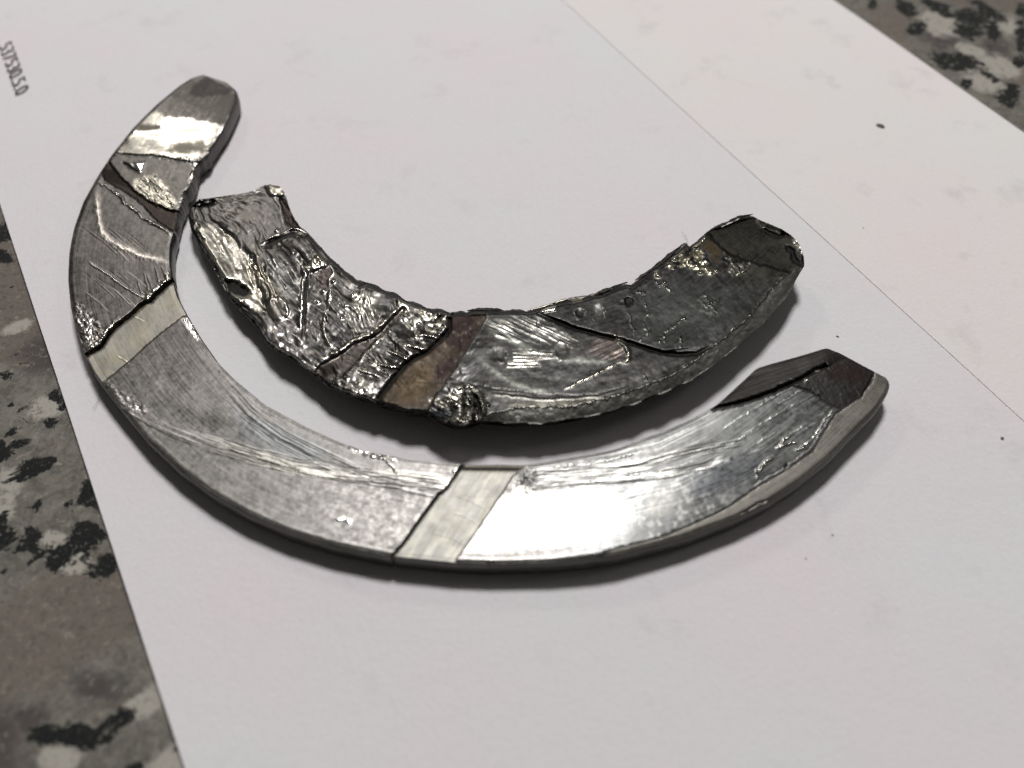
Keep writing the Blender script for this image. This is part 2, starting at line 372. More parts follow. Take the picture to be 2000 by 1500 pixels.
# --- central pad
wl = [(222,786),(245,803),(290,828),(335,850),(385,870),(440,888),(500,906),(560,921),(620,932),(680,940),(785,950),(880,960)]
m = np.clip(f.dist(wl, jit=1)[0], 0, 200); dd, gg, tt_ = f.dist(wl, jit=1.2)
side = gg * dd                                     # >0: towards the outer rim
amp = ss(0.0, 0.3, tt_) * (f.part == PAD_M)
f.z -= 0.10 * amp * ss(2, -6, side) * ss(-75, -25, side)
band = ss(-30, -8, side) * ss(2, -3, side) * ss(0.25, 0.55, tt_) * (f.part == PAD_M)
f.paint(band, (214, 212, 202), 0.24)
gM = (f.part == PAD_M) * 1.0
f.streak(wl, -34, 8, 3.2, 0.045, (196, 193, 186), (92, 90, 87), 0.34, 0.75, 1, gM * ss(.04, .4, tt_))
f.ridge(wl, 2.0, 0.05, 1.0, True, 0.5)
uw = [(360,625),(400,672),(455,740),(500,790),(560,835),(640,875),(710,905),(800,928),(890,945)]
f.streak(uw, 4, 44, 6.0, 0.030, (156, 155, 152), (86, 86, 85), 0.38, 0.6, 2, gM * ss(420, 520, X), 110)
f.streak(uw, -2, 60, 2.2, 0.0025, (140, 138, 134), (100, 98, 95), 0.44, 0.5, 3, gM, 120)
f.paint(f.mask([(455,800),(600,855),(640,880),(620,905),(540,885),(470,850)], 14, 8) * 0.55, (124, 128, 130), 0.32)
m = f.mask([(352,622),(372,622),(395,660),(385,665)], 3, 2); f.paint(m, (225, 222, 216), 0.2); f.z += m * 0.06 * fbm(X / 3, Y / 8, 3, 19)
m = f.mask([(205,745),(228,755),(290,800),(280,812),(240,800),(218,775)], 6, 5); f.z += m * 0.05 * fbm(X / 8, Y / 6, 4, 88); f.paint(m * ss(0, .5, fbm(X / 5, Y / 5, 3, 90)), (214, 208, 204), 0.2)
m = f.mask([(672,860),(770,884),(775,902),(720,892),(676,874)], 4, 4); f.z += m * 0.12 * fbm(X / 6, Y / 5, 4, 101); f.paint(m * ss(0, .4, fbm(X / 5, Y / 4, 3, 102)), (226, 224, 216), 0.18)
f.burr([(755,900),(768,912),(776,926)], 2.4, 0.07, 1, (230, 228, 220), 0.2)
# mottled corrosion towards the groove
m = ss(480, 720, X) * ss(890, 960, Y) * (f.part == PAD_M)
n_ = fbm(X / 11, Y / 9, 5, 55, .7); n2_ = fbm(X / 3, Y / 3, 3, 56)
f.paint(m * ss(-0.2, 0.6, n_ + 0.6 * n2_) * 0.6, (178, 175, 170), 0.46, 0.9)
f.paint(m * ss(-0.2, 0.6, -n_ + 0.6 * n2_) * 0.6, (96, 95, 92), 0.54)
f.burr([(655,1018),(672,1012),(684,1018),(678,1026)], 4, 0.05, 2, (236, 236, 230), 0.2)
f.burr([(890,912),(884,935),(868,955)], 3.0, 0.05, 2, (236, 234, 226), 0.22)
# --- second oil groove
mg = f.mask(g2, 1.2, 1.2); f.z -= 0.20 * mg * ss(1.0, 0.93, vv) * ss(0, .05, vv); f.paint(mg, (182, 181, 175), 0.62, 0.72)
cell = fbm(X / 22 + Y / 40, Y / 24, 2, 63); f.paint(mg * ss(0.05, 0.25, cell) * 0.4, (210, 208, 190), 0.64); f.paint(mg * ss(0.05, 0.3, -cell) * 0.35, (172, 168, 152), 0.66)
f.paint(mg * ss(0.90, 0.96, vv), (92, 90, 80), 0.55); f.c *= (1 + mg * (.26 * fbm((X + .6 * Y) / 5, (Y - .6 * X) / 40, 4, 652) + .18 * st_))[..., None]  # inner end of the groove darker: shading of its slope put into the colour
f.crack([(903,909),(892,926),(871,956),(857,966),(852,974),(824,1011),(789,1061),(766,1087)], 2.6, 0.25, 1.2, False)
a = f.ridge([(890,1094),(932,1035),(972,975),(1000,932)], 1.1, -0.05, 1, False); f.paint(a * 0.8, (60, 58, 50), 0.6)
for p_ in ([(880,1000),(905,1008),(945,1030)], [(888,968),(915,976),(955,1000)], [(838,1040),(880,1050),(910,1066)]):
    f.ridge(p_, 1.0, 0.02, 1)
# --- right pad
PR = (f.part == PAD_R)
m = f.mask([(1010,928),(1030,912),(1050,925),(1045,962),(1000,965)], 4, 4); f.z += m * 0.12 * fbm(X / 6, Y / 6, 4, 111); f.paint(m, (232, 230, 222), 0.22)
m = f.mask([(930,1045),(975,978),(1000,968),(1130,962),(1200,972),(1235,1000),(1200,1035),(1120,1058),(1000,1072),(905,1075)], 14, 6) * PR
M_pol_glare = m * (0.75 + 0.25 * ss(-.4, .4, fbm(X / 7, Y / 6, 4, 122)))
f.paint(PR * ss(1000, 1200, X), (92, 93, 92), 0.34)  # right side tinted darker to stand in for its dark reflection
f.paint(PR * ss(0, .5, fbm(X / 8, Y / 11, 4, 121)) * ss(1200, 1300, X) * ss(1480, 1380, X) * 0.45, (176, 176, 170), 0.44)
PRf = PR * 1.0
f.paint(PRf * f.mask([(1000,900),(1012,952),(1190,942),(1388,912),(1500,860),(1420,780),(1150,860)], 8, 5) * .9, (92, 92, 91), 0.44)
f.streak([(1012,958),(1100,951),(1190,945),(1250,940),(1310,932),(1350,922),(1388,912),(1425,896)], -14, 6, 3.4, 0.05, (205, 204, 198), (70, 70, 68), 0.34, 0.9, 4, PRf)
f.streak([(1020,930),(1100,924),(1180,917),(1250,908),(1300,896),(1349,882),(1400,872),(1460,858)], -12, 14, 4.0, 0.04, (190, 189, 183), (78, 78, 76), 0.36, 0.8, 5, PRf)
f.streak([(1012,945),(1200,925),(1300,900),(1400,850),(1480,800),(1530,770)], -70, 90, 2.4, 0.0025, (136, 136, 132), (84, 85, 84), 0.38, 0.5, 6, PRf, 110)
for p_ in ([(1120,940),(1200,932),(1280,922),(1360,900)], [(1060,915),(1160,905),(1260,882)]):
    f.burr(p_, 1.2, 0.03, 3, (190, 190, 184), 0.3, 1.8)
f.z -= 0.05 * ss(0, 8, f.dist([(1012,955),(1100,949),(1190,943),(1310,931),(1388,914),(1425,900)])[1] * -1 * f.dist([(1012,955),(1100,949),(1190,943),(1310,931),(1388,914),(1425,900)])[0]) * ss(80, 30, f.dist([(1012,955),(1310,931),(1425,900)])[0]) * PR
f.paint(M_pol_glare, (190, 189, 185), 0.38, 1.0)  # polished zone, tint lightened so part of the glare is painted
f.paint(f.mask([(1360,930),(1440,885),(1500,880),(1480,925),(1400,970),(1345,965)], 14, 10) * 0.8, (78, 80, 82), 0.32)
f.paint(f.mask([(1380,820),(1520,765),(1600,790),(1620,812),(1560,880),(1470,900),(1400,880)], 20, 10) * 0.7 * PR, (106, 108, 106), 0.36)
f.paint(f.mask([(1260,962),(1310,955),(1330,985),(1290,1015),(1262,1000)], 9, 6) * 0.6, (112, 112, 108), 0.34)
for x0, y0, L_ in ((1425,870,50),(1450,850,70),(1500,820,60),(1520,790,55),(1480,865,40),(1540,850,30),(1410,838,60),(1470,800,50),(1575,838,22),(1600,812,20)):
    f.burr([(x0, y0), (x0 + L_ * .5, y0 - L_ * .30), (x0 + L_, y0 - L_ * .62)], 1.0, 0.012, 3, (150, 152, 148), 0.3, 1.4)
for p_ in ([(1515,892),(1500,898),(1488,910),(1480,922),(1479,933)], [(1518,875),(1540,866),(1560,864)], [(1556,880),(1572,872)], [(1520,872),(1532,858),(1548,850)]):
    f.burr(p_, 2.2, 0.10, 3, (214, 212, 202), 0.22, 1.2)
f.burr([(1560,878),(1585,858),(1600,838),(1614,816),(1628,800)], 1.4, 0.05, 2, (196, 196, 186), 0.25, 1.8)
f.crack([(1532,915),(1538,908)], 2, 0.1)
# rim band, lighter with fine radial hatching
mr_ = f.mask(rp, 1.5, 0.6) * ~B
f.paint(mr_, (128, 125, 118), 0.50); f.z -= 0.05 * mr_
d, g, t = f.dist(rimline); f.z -= 0.035 * mr_ * np.clip(d, 0, 60) / 20
hatch = np.sin(uu * 2600 + 3 * fbm(uu * 90, vv * 4, 2, 131)); f.z += 0.0012 * mr_ * hatch; f.c *= (1 + 0.10 * mr_ * hatch)[..., None]
a = f.ridge(rimline, 1.8, -0.025, 4, False); f.paint(a * 0.3, (84, 84, 78), 0.5)
a = f.ridge([(x - 6, y - 6) for x, y in rimline[4:-3]], 1.2, -0.02, 5, False); f.paint(a * 0.3, (84, 84, 78), 0.5)
f.crack([(1448,1003),(1462,995),(1478,984),(1497,977)], 1.7, 0.12, 2)
# --- broken end: dark steel
mb = f.mask(brk, 1.5, 1.6); f.z -= 0.30 * mb; f.paint(mb, (35, 31, 29), 0.5, 0.6)
gap = [(1395,798),(1440,789),(1475,778),(1512,764),(1545,748),(1570,738),(1590,724),(1612,716)]
f.crack(gap, 4.2, 0.30, 2.5, False)
d, g, t = f.dist(gap); sd = -g * d
bl = ss(0, 6, sd) * B; f.z += bl * (0.20 - 0.010 * np.clip(sd, 0, 45))
blk0 = f.mask([(1610,690),(1640,692),(1700,722),(1706,728),(1680,774),(1645,797),(1598,772),(1560,752),(1585,735),(1612,716)], 4, 4)
st = (1 - blk0) * fbm((X * 0.93 - Y * 0.36) / 40, (X * 0.36 + Y * 0.93) / 4, 4, 141)
f.c *= (1 + 0.55 * mb * st)[..., None]; f.z += 0.03 * mb * st
blk = f.mask([(1610,690),(1640,692),(1700,722),(1706,728),(1680,774),(1645,797),(1598,772),(1560,752),(1585,735),(1612,716)], 2, 2)
st = fbm((X * 0.5 + Y * 0.85) / 34, (X * 0.85 - Y * 0.5) / 6, 4, 143); f.c *= (1 + 0.35 * blk * st)[..., None]; f.z += 0.02 * blk * st + .02 * blk * fbm(X / 9, Y / 9, 4, 144)
f.paint(f.mask([(1628,716),(1660,712),(1695,728),(1688,748),(1650,742),(1622,738)], 3, 6), (34, 22, 20), 0.6)
f.paint(f.mask([(1560,752),(1600,728),(1622,742),(1660,752),(1645,795),(1600,772)], 3, 3) * .6, (40, 40, 38), 0.5)
f.crack([(1708,728),(1696,750),(1683,772)], 1.5, 0.1)
f.crack([(1620,792),(1598,773),(1575,761),(1550,752)], 1.4, 0.1, 3)
for p_ in ([(1545,740),(1553,743)], [(1570,742),(1580,744)], [(1590,725),(1600,722)]): f.burr(p_, 1.6, 0.06, 3, (190, 188, 178), 0.2)

f.r = np.clip(f.r, 0.1, 1)
root = thing('thrust_washer', 'larger silver half-ring thrust washer, mostly smooth with two pale grooves', 'thrust washer', tuple(P(900, 1000)))
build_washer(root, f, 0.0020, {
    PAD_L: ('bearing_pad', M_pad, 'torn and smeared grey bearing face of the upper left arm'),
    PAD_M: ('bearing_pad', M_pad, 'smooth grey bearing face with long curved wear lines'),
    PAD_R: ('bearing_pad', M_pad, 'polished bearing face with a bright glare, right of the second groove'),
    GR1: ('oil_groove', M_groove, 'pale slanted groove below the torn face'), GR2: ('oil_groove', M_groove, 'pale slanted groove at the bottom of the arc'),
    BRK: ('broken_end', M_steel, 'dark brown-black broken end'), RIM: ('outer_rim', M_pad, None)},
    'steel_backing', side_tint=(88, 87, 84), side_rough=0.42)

# ================================================================== SMALL WASHER
SO = [(392,389),(378,396),(370,408),(368,425),(373,447),(384,468),(398,492),(418,522),(436,560),(452,588),(472,610),(494,628),(508,645),(520,668),(545,688),(580,708),(613,733),(645,757),(690,774),
      (735,790),(770,799),(795,806),(830,809),(850,818),(872,828),(892,834),(912,831),(938,822),(970,824),(1002,828),(1030,826),(1060,827),(1112,820),(1150,812),(1190,804),(1240,788),(1300,764),(1350,742),(1400,708),
      (1450,668),(1500,622),(1530,588),(1552,552),(1571,518),(1570,500),(1562,478),(1545,460),(1528,448)]
SI = [(430,384),(480,378),(500,370),(515,364),(530,361),(546,366),(556,378),(563,400),(576,428),(590,446),(612,468),(640,497),(665,520),(698,548),(716,550),(735,558),(770,572),(810,592),(845,603),(880,608),
      (910,610),(920,604),(980,604),(1030,606),(1075,593),(1130,581),(1165,574),(1200,560),(1222,553),(1232,558),(1260,535),(1300,507),(1325,485),(1340,474),(1346,482),(1354,474),(1374,458),(1390,447),(1430,434),(1456,421),
      (1470,421),(1474,431),(1490,432)]
X, Y = washer_grid(SO, SI, 1900, 200, 4)
_v = np.linspace(0, 1, 200)[:, None]; _e = np.clip(1 - _v / .08, 0, 1) ** 2 - np.clip(1 - (1 - _v) / .08, 0, 1) ** 2
_k = fbm(np.arange(1900) / 34.0, np.zeros(1900), 4, 700, .5) * ss(0, 60, np.arange(1900)) * ss(1899, 1840, np.arange(1900))
Y = Y + _e * 4.5 * _k[None]
vv = np.linspace(0, 1, X.shape[0])[:, None] + 0 * X
uu = np.linspace(0, 1, X.shape[1])[None] + 0 * X
base = 2.45 + 0.50 * ss(420, 950, X) + 0.1 * ss(1000, 1500, X) + 0.95 * (0.5 - vv) * ss(430, 850, X)
f = Field(X, Y, base, (88, 86, 84), 0.29, 0.95)
T_L, T_V, T_M, BRN, T_R, T_RR, END, BEV, INR = range(9)
n1 = fbm(X / 42, Y / 42, 4, 201); n2 = fbm(X / 11, Y / 11, 4, 202); n3 = fbm(X / 5.5, Y / 5.5, 3, 203)
LEFT = ss(960, 860, X)                              # rough torn half
smear = fbm((X * .62 + Y * .78) / 60, (X * .78 - Y * .62) / 4.5, 5, 204)    # streaks running down to the right
sm2 = fbm(uu * 26 + .6 * n1, vv * 22 + .8 * n1, 4, 610); sm3 = fbm(uu * 60 + n1, vv * 75 + 1.2 * n1, 3, 611)
f.z += 0.15 * n1 * (0.35 + 0.65 * LEFT) + LEFT * (0.075 * sm2 + 0.003 * sm3 + 0.004 * n2 + 0.001 * n3) + (1 - LEFT) * (0.010 * n2 + 0.002 * n3)
f.z += 0.004 * LEFT * smear; f.c *= (1 + LEFT * (.35 * sm2 + .25 * sm3))[..., None]; f.r += LEFT * .10 * sm2
f.c *= (1 + 0.30 * n2 + 0.14 * n3 + 0.25 * smear * LEFT)[..., None]
f.c[..., 0] *= 1 + 0.05 * n1; f.c[..., 2] *= 1 - 0.06 * n1
f.r += 0.10 * n2
arc = fbm(uu * 14, vv * 60, 5, 205); f.z += 0.0018 * arc * (1 - LEFT); f.c *= (1 + 0.28 * arc * (1 - LEFT))[..., None]
f.paint((1 - LEFT) * 0.8, (36, 36, 35), 0.36)  # right half tinted dark in place of a dark reflection
f.c *= (1 + 0.25 * arc * (1 - LEFT) + 0.2 * n3 * (1 - LEFT))[..., None]
# left end: dull mottled plate
m = f.mask([(385,400),(520,365),(560,400),(590,450),(540,460),(480,478),(430,460),(395,440)], 10, 8)
f.paint(m * 0.7, (104, 101, 98), 0.38); f.z += 0.010 * m * n3
m = f.mask([(385,436),(405,440),(440,452),(470,478),(492,505),(500,540),(512,575),(520,605),(500,606),(470,590),(440,568),(420,532),(400,490)], 6, 8)
f.z += m * (0.020 * (-(X - 460) * 0.75 + (Y - 520) * 0.35) * 0.55 + 0.012 * n3 + 0.03 * fbm((X * .5 + Y * .86) / 40, (X * .86 - Y * .5) / 6, 3, 620))
f.paint(m, (186, 182, 172), 0.30, 1)  # tilted facet, part of its highlight painted as a lighter tint
for k in range(7):
    x0 = 480 + 6 * k; f.burr([(x0 - 6, 505 + 3 * k), (x0 + 8, 545), (x0 + 24, 590 - 2 * k)], 2.0, 0.05 * (1 if k % 2 else -1), 3, (198, 192, 176), 0.24)
m = f.mask([(436,545),(455,548),(480,562),(488,575),(478,582),(458,576),(445,566)], 3, 4); f.z -= 0.45 * m; f.paint(m, (22, 20, 18), 0.8, 0.3)
f.crack([(385,448),(400,480),(420,515),(440,548),(452,578),(475,600),(500,618)], 3.2, 0.2, 4)
m = f.mask([(440,575),(500,605),(515,640),(530,672),(505,640),(470,610)], 4, 6); f.paint(m * .8, (58, 56, 52), 0.4)
# shadow under the twisted curls, carved and painted as dark slots
f.crack([(514,480),(532,474),(550,464),(566,458),(584,456)], 3.2, 0.25, 1); f.crack([(384,408),(400,400),(418,398)], 3, 0.2, 1); f.crack([(700,560),(714,554)], 3, 0.2, 1)
m = f.mask([(518,364),(532,360),(548,366),(556,380),(545,384),(528,382)], 3, 3); f.z += 0.25 * m; f.paint(m, (160, 156, 146), 0.28)
m = f.mask([(546,385),(562,402),(578,430),(588,446),(572,445),(556,436),(552,415)], 2, 2); f.z -= 0.3 * m; f.paint(m, (52, 44, 38), 0.35, 0.8)
f.burr([(532,384),(546,400),(552,418),(556,440)], 1.8, 0.10, 1, (170, 166, 160), 0.3, .5)
for k in range(9):   # ribs under the curl
    x0 = 520 + 9 * k; y0 = 505 - 4 * k
    f.burr([(x0, y0), (x0 + 22, y0 + 30), (x0 + 38, y0 + 58)], 2.4, 0.055 * (1 if k % 2 else -1), 2, (168, 164, 160) if k % 2 else (84, 82, 80), 0.25)
m = f.mask([(525,500),(545,512),(590,548),(592,600),(575,590),(540,560),(525,530)], 5, 4); f.paint(m * 0.6, (150, 150, 148), 0.28)
m = f.mask([(596,520),(612,505),(628,488),(634,492),(636,508),(640,518),(606,530)], 3, 3); f.z += 0.14 * m + 0.10 * m * n3; f.paint(m, (190, 187, 174), 0.24)
for k in range(8): f.ridge([(590 + 5 * k, 528 - 4 * k), (598 + 5 * k, 534 - 4 * k)], 1.6, 0.10, 1)
f.crack([(603,533),(599,555),(596,580),(595,610),(593,640),(591,662)], 2.0, 0.30, 1.5)
f.burr([(594,534),(590,575),(588,612),(587,645)], 3.0, 0.07, 1, (196, 194, 188), 0.25, .5)
m = f.mask([(604,533),(640,520),(650,535),(644,570),(640,600),(632,640),(640,680),(600,680),(595,640),(598,590)], 6, 3); f.z -= 0.15 * m; f.paint(m * .75, (92, 90, 88), 0.30)
f.paint(f.mask([(622,530),(640,520),(650,535),(644,562),(626,560)], 5, 3) * .8, (78, 68, 66), 0.35)
f.burr([(645,515),(652,530),(642,548),(645,575),(640,600),(632,620),(631,645),(640,668),(655,682)], 2.0, 0.10, 2, (206, 204, 196), 0.22, .8)
for bx, by, rr in ((632,568,5),(622,588,5),(675,597,3),(650,548,4),(667,620,3),(688,575,3),(540,450,3)):
    d = np.hypot(X - bx, (Y - by) * 1.3); a = np.exp(-(d / rr) ** 2); f.z += 0.16 * a; f.paint(a, (214, 212, 204), 0.16)
for cx, cy, rx, ry, an, dz, tint_, ro in ((560,535,26,15,.9,-.07,(120,119,116),.24), (690,625,32,20,.5,-.06,(104,103,101),.26), (655,585,22,12,1.2,.05,(92,90,88),.26), (455,430,40,20,.3,.04,(90,87,85),.34),
        (745,690,30,14,.9,-.06,(104,103,99),.25), (790,640,30,20,.2,-.07,(108,107,103),.24), (625,500,16,8,.9,.06,(160,157,148),.22), (575,655,20,12,.8,.05,(110,108,104),.26), (735,600,18,30,.2,-.05,(150,148,140),.24), (500,500,14,34,-.4,.05,(120,117,110),.28)):
    ca, sa = math.cos(an), math.sin(an); qx = ((X - cx) * ca + (Y - cy) * sa) / rx; qy = (-(X - cx) * sa + (Y - cy) * ca) / ry
    q = np.hypot(qx, qy) + .30 * n2; bowl = ss(1.15, .2, q); f.z += dz * bowl + .03 * bowl * qy; f.paint(bowl * .75, tint_, ro)
    f.z += .04 * np.exp(-((q - 1.05) / .12) ** 2) * (qy > 0)
# oval dent
m = f.mask([(528,582),(545,580),(558,592),(563,612),(552,626),(530,622),(520,605)], 2, 1.5); f.z += 0.10 * m; f.paint(m, (150, 146, 140), 0.26)
f.burr([(545,579),(558,590),(563,610),(556,626)], 1.8, 0.10, 1, (225, 222, 214), 0.2, .3)
m = f.mask([(515,630),(560,622),(600,645),(600,700),(620,735),(560,700),(520,660)], 8, 6); f.z += m * 0.08 * fbm(X / 13, Y / 9, 4, 221); f.paint(m * .6, (112, 108, 108), 0.3); f.paint(m * ss(.15, .5, n3 + .4 * n2), (206, 204, 198), 0.2)
# bright streak cluster
m = f.mask([(690,572),(722,576),(728,600),(724,622),(700,614),(690,590)], 4, 5); f.paint(m * ss(-.2, .4, fbm((X + Y * .3) / 3, Y / 22, 3, 231)), (232, 228, 214), 0.2); f.z += 0.07 * m * fbm((X + Y * .3) / 4, Y / 26, 3, 231)
for k in range(8):
    f.burr([(672 + 6 * k, 610 - 6 * k), (684 + 6 * k, 640 - 5 * k), (694 + 6 * k, 658 - 4 * k)], 1.3, 0.04, 2, (186, 184, 176), 0.25)
for k in range(5): f.crack([(640 + 4 * k, 560 + 18 * k), (675, 588 + 18 * k), (705 - 3 * k, 612 + 15 * k)], 0.9, 0.04, 1)
# raised lip and smooth brown band below it
f.burr([(622,706),(645,692),(668,682),(688,665),(706,660),(722,653),(738,640),(755,625),(772,606),(786,598)], 2.2, 0.16, 2, (190, 186, 176), 0.25, .5)
m = f.mask([(612,728),(626,712),(660,694),(690,672),(722,660),(742,648),(764,622),(786,600),(792,604),(772,632),(742,660),(716,684),(694,712),(668,735),(648,745),(624,740)], 3, 2)
f.z -= 0.22 * m; f.paint(m, (70, 66, 63), 0.34)
f.paint(f.mask([(622,716),(650,708),(655,730),(632,740)], 3, 3), (36, 32, 30), 0.5)
f.burr([(792,602),(770,634),(744,660),(718,686),(700,706),(684,722)], 1.5, 0.09, 3, (205, 200, 186), 0.22, 1.2)
for k in range(8):
    f.burr([(708 + 5 * k, 690 + 0 * k), (728 + 5 * k, 712 + k), (752 + 3 * k, 736 - 3 * k)], 1.5, 0.05 * (1 if k % 2 else -1), 2, (204, 200, 190) if k % 2 else (70, 68, 64), 0.22)
m = f.mask([(776,588),(800,595),(850,606),(876,612),(872,640),(850,668),(812,674),(802,640),(785,622)], 5, 6)
f.z += m * (0.16 * fbm(X / 16, Y / 13, 4, 241)); f.paint(m * ss(-.1, .5, n2 + n3 * .6), (190, 186, 172), 0.26)
f.crack([(868,612),(858,622),(850,628)], 3, 0.3, 3)
for p_ in ([(826,654),(838,656),(850,658)], [(790,671),(806,677),(824,682),(840,680)], [(758,686),(775,692),(790,700),(802,702)], [(740,712),(762,716),(780,715)], [(700,722),(720,728),(738,735)]):
    f.burr(p_, 2.6, 0.14, 1.5, (222, 218, 206), 0.18, .5); f.crack([(x + 2, y + 6) for x, y in p_], 2.4, 0.22, 1.5)
m = f.mask([(645,745),(690,722),(738,735),(745,760),(735,785),(690,772)], 6, 6); f.z += m * 0.08 * n2; f.paint(m * ss(.1, .5, n3 + .5 * n2), (200, 198, 192), 0.2)
# black torn edge above the brown groove
bc = [(884,612),(877,622),(877,640),(870,652),(858,664),(845,675),(830,688),(808,700),(790,712),(779,726),(766,742),(752,760),(738,778),(728,795)]
brn = bc + [(780,815),(830,815),(850,775),(872,745),(888,722),(905,695),(925,662),(942,636),(952,616),(952,600),(890,600)]
BM = f.inside(brn, 1.2); m = f.mask(brn, 1.5, 1.2); f.z += (base - 0.22 + 0.12 * n1 - f.z) * m
bn = fbm(X / 26, Y / 26, 3, 251)
f.paint(m, (58, 51, 44), 0.5, 0.9)
f.paint(m * ss(-1, 12, 40 - np.hypot((X - 905) * .8, (Y - 650) * .9) + 10 * bn), (38, 30, 28), 0.5)
f.paint(m * f.mask([(878,700),(905,695),(880,735),(862,752),(850,725)], 8, 6), (40, 31, 31), 0.5)
f.paint(m * f.mask([(770,750),(830,705),(850,725),(840,760),(810,785),(780,790)], 10, 8) * .9, (68, 58, 44), 0.5)
f.paint(m * ss(618, 605, Y) * .8, (72, 65, 54), 0.46); f.paint(m * ss(786, 800, Y - 0.05 * (X - 780)), (50, 49, 46), 0.5)
f.paint(m * ss(.2, .6, n3) * .25, (110, 104, 92), 0.4); f.z += 0.003 * m * n3 - m * 0.9 * 0 
f.crack(bc[1:-1], 4.0, 0.35, 2.0, False)
a = f.ridge([(952,616),(942,636),(925,662),(905,695),(888,722),(872,745),(856,764)], 1.6, 0.03, 1, False); f.paint(a * .7, (150, 148, 136), 0.3)
# lump of debris on the outer rim
m = f.mask([(842,778),(866,776),(884,764),(905,752),(930,758),(948,776),(955,800),(942,822),(905,834),(884,834),(868,820),(850,806)], 5, 10)
f.z += m * (0.02 + 0.30 * fbm((X + .4 * Y) / 30, (Y - .4 * X) / 14, 4, 261)); f.paint(m, (98, 96, 90), 0.26, 1); f.paint(m * ss(.1, .5, n3 + .7 * n2), (216, 212, 200), 0.2)
f.paint(f.mask([(838,805),(862,795),(884,800),(884,815),(862,824)], 3, 4), (48, 50, 52), 0.35)
f.crack([(912,758),(930,775),(939,798),(936,822)], 3.5, 0.4, 1.5); f.crack([(900,775),(908,798),(905,820)], 2.5, 0.3, 2); f.crack([(885,820),(890,800),(878,785)], 2.5, 0.3, 3)
# right face
for p_, wd, h, c_ in (([(958,648),(1000,662),(1040,685),(1100,700),(1200,706)], 6, .02, (106,108,102)), ([(925,690),(960,720),(1010,750),(1080,768)], 7, .02, (96,98,92)), ([(940,660),(980,700),(1040,735),(1120,748)], 5, -.015, (54,56,54)),
                      ([(900,745),(960,758),(1060,772),(1160,772),(1220,755)], 1.5, -.05, (40,40,38)), ([(960,764),(1060,776),(1140,776)], 1.2, -.04, (40,40,38)), ([(960,770),(1060,782),(1180,774)], 1.2, .04, (150,150,142)),
                      ([(990,795),(1060,792),(1130,788),(1190,776)], 8, .02, (116,114,104))):
    a = f.ridge(p_, wd, h, 2, True, .4); f.paint(a * .6, c_, 0.34)
m = f.mask([(950,628),(1050,615),(1080,640),(1130,668),(1060,668),(1010,668),(965,655)], 6, 6); st = fbm((X * .9 + Y * .42) / 34, (Y * .9 - X * .42) / 2.6, 4, 271)
f.paint(m * ss(-.05, .45, st), (160, 160, 152), 0.24); f.z += 0.05 * m * st
m = f.mask([(1000,682),(1040,684),(1080,686),(1082,698),(1045,702),(1060,714),(990,720),(992,708),(1004,704)], 2, 3); st = fbm(X / 40, Y / 2.4, 3, 273); f.paint(m * ss(-.3, .3, st), (186, 184, 174), 0.2); f.z += .03 * m * st
for cx, cy, rx, ry in ((972,692,18,16), (1098,686,16,16), (1168,612,14,20), (1132,612,10,10), (1052,632,6,8)):
    q = np.hypot((X - cx) / rx, (Y - cy) / ry); f.z -= 0.06 * ss(1.1, .4, q); q = q + .55 * n2 + .2 * n3; a = np.exp(-((q - 1) / .13) ** 2) * ss(-.1, .5, fbm(X / 13, Y / 13, 2, 310)); f.z += 0.03 * a; f.paint(a * .45, (150, 150, 142), 0.3)
f.paint(ss(1.05, .8, np.hypot((X - 1168) / 13, (Y - 612) / 19)) * .7, (120, 120, 116), 0.25)
q = np.hypot((X - 1226) / 14, (Y - 588) / 10) + .5 * n2 + .2 * n3; f.z -= 0.12 * ss(1.1, .4, q); f.paint(ss(1.1, .7, q), (34, 34, 32), 0.5)
f.crack([(1050,612),(1075,622),(1120,640),(1180,656),(1215,664),(1250,675),(1290,688),(1330,692),(1362,690),(1388,677)], 2.9, 0.30, 1.5)
f.z += 0.10 * ss(0, 3, f.dist([(1050,612),(1120,640),(1250,675),(1290,688),(1388,677)])[1] * -f.dist([(1050,612),(1120,640),(1250,675),(1290,688),(1388,677)])[0]) * ss(60, 6, f.dist([(1050,612),(1120,640),(1250,675),(1290,688),(1388,677)])[0]) * ss(0, .12, f.dist([(1050,612),(1120,640),(1250,675),(1290,688),(1388,677)])[2]) * ss(1, .8, f.dist([(1050,612),(1120,640),(1250,675),(1290,688),(1388,677)])[2])
m = f.mask([(1052,601),(1085,598),(1086,606),(1058,610)], 1.5, 1); f.z += 0.12 * m; f.paint(m, (240, 236, 220), 0.16)
m = f.mask([(1170,656),(1210,652),(1222,690),(1205,705),(1180,700),(1150,690)], 8, 6); f.paint(m * .6, (76, 68, 64), 0.36); st = fbm((X * .9 - Y * .4) / 40, (Y * .9 + X * .4) / 2.4, 3, 277); f.z += .03 * m * st; f.paint(m * ss(.1, .5, st) * .6, (110, 102, 96), .3)
f.burr([(1196,648),(1204,660),(1218,672),(1228,688),(1226,702),(1216,708)], 4, 0.14, 1.5, (170, 168, 156), 0.22, .6)
f.burr([(1212,706),(1190,718),(1160,732),(1135,744),(1112,756),(1102,760)], 1.3, 0.08, 2, (206, 202, 186), 0.2, 1.2)
f.paint(f.mask([(1240,600),(1300,540),(1400,560),(1500,560),(1480,600),(1400,670),(1300,690),(1230,650)], 25, 10) * .55, (58, 60, 58), 0.42)
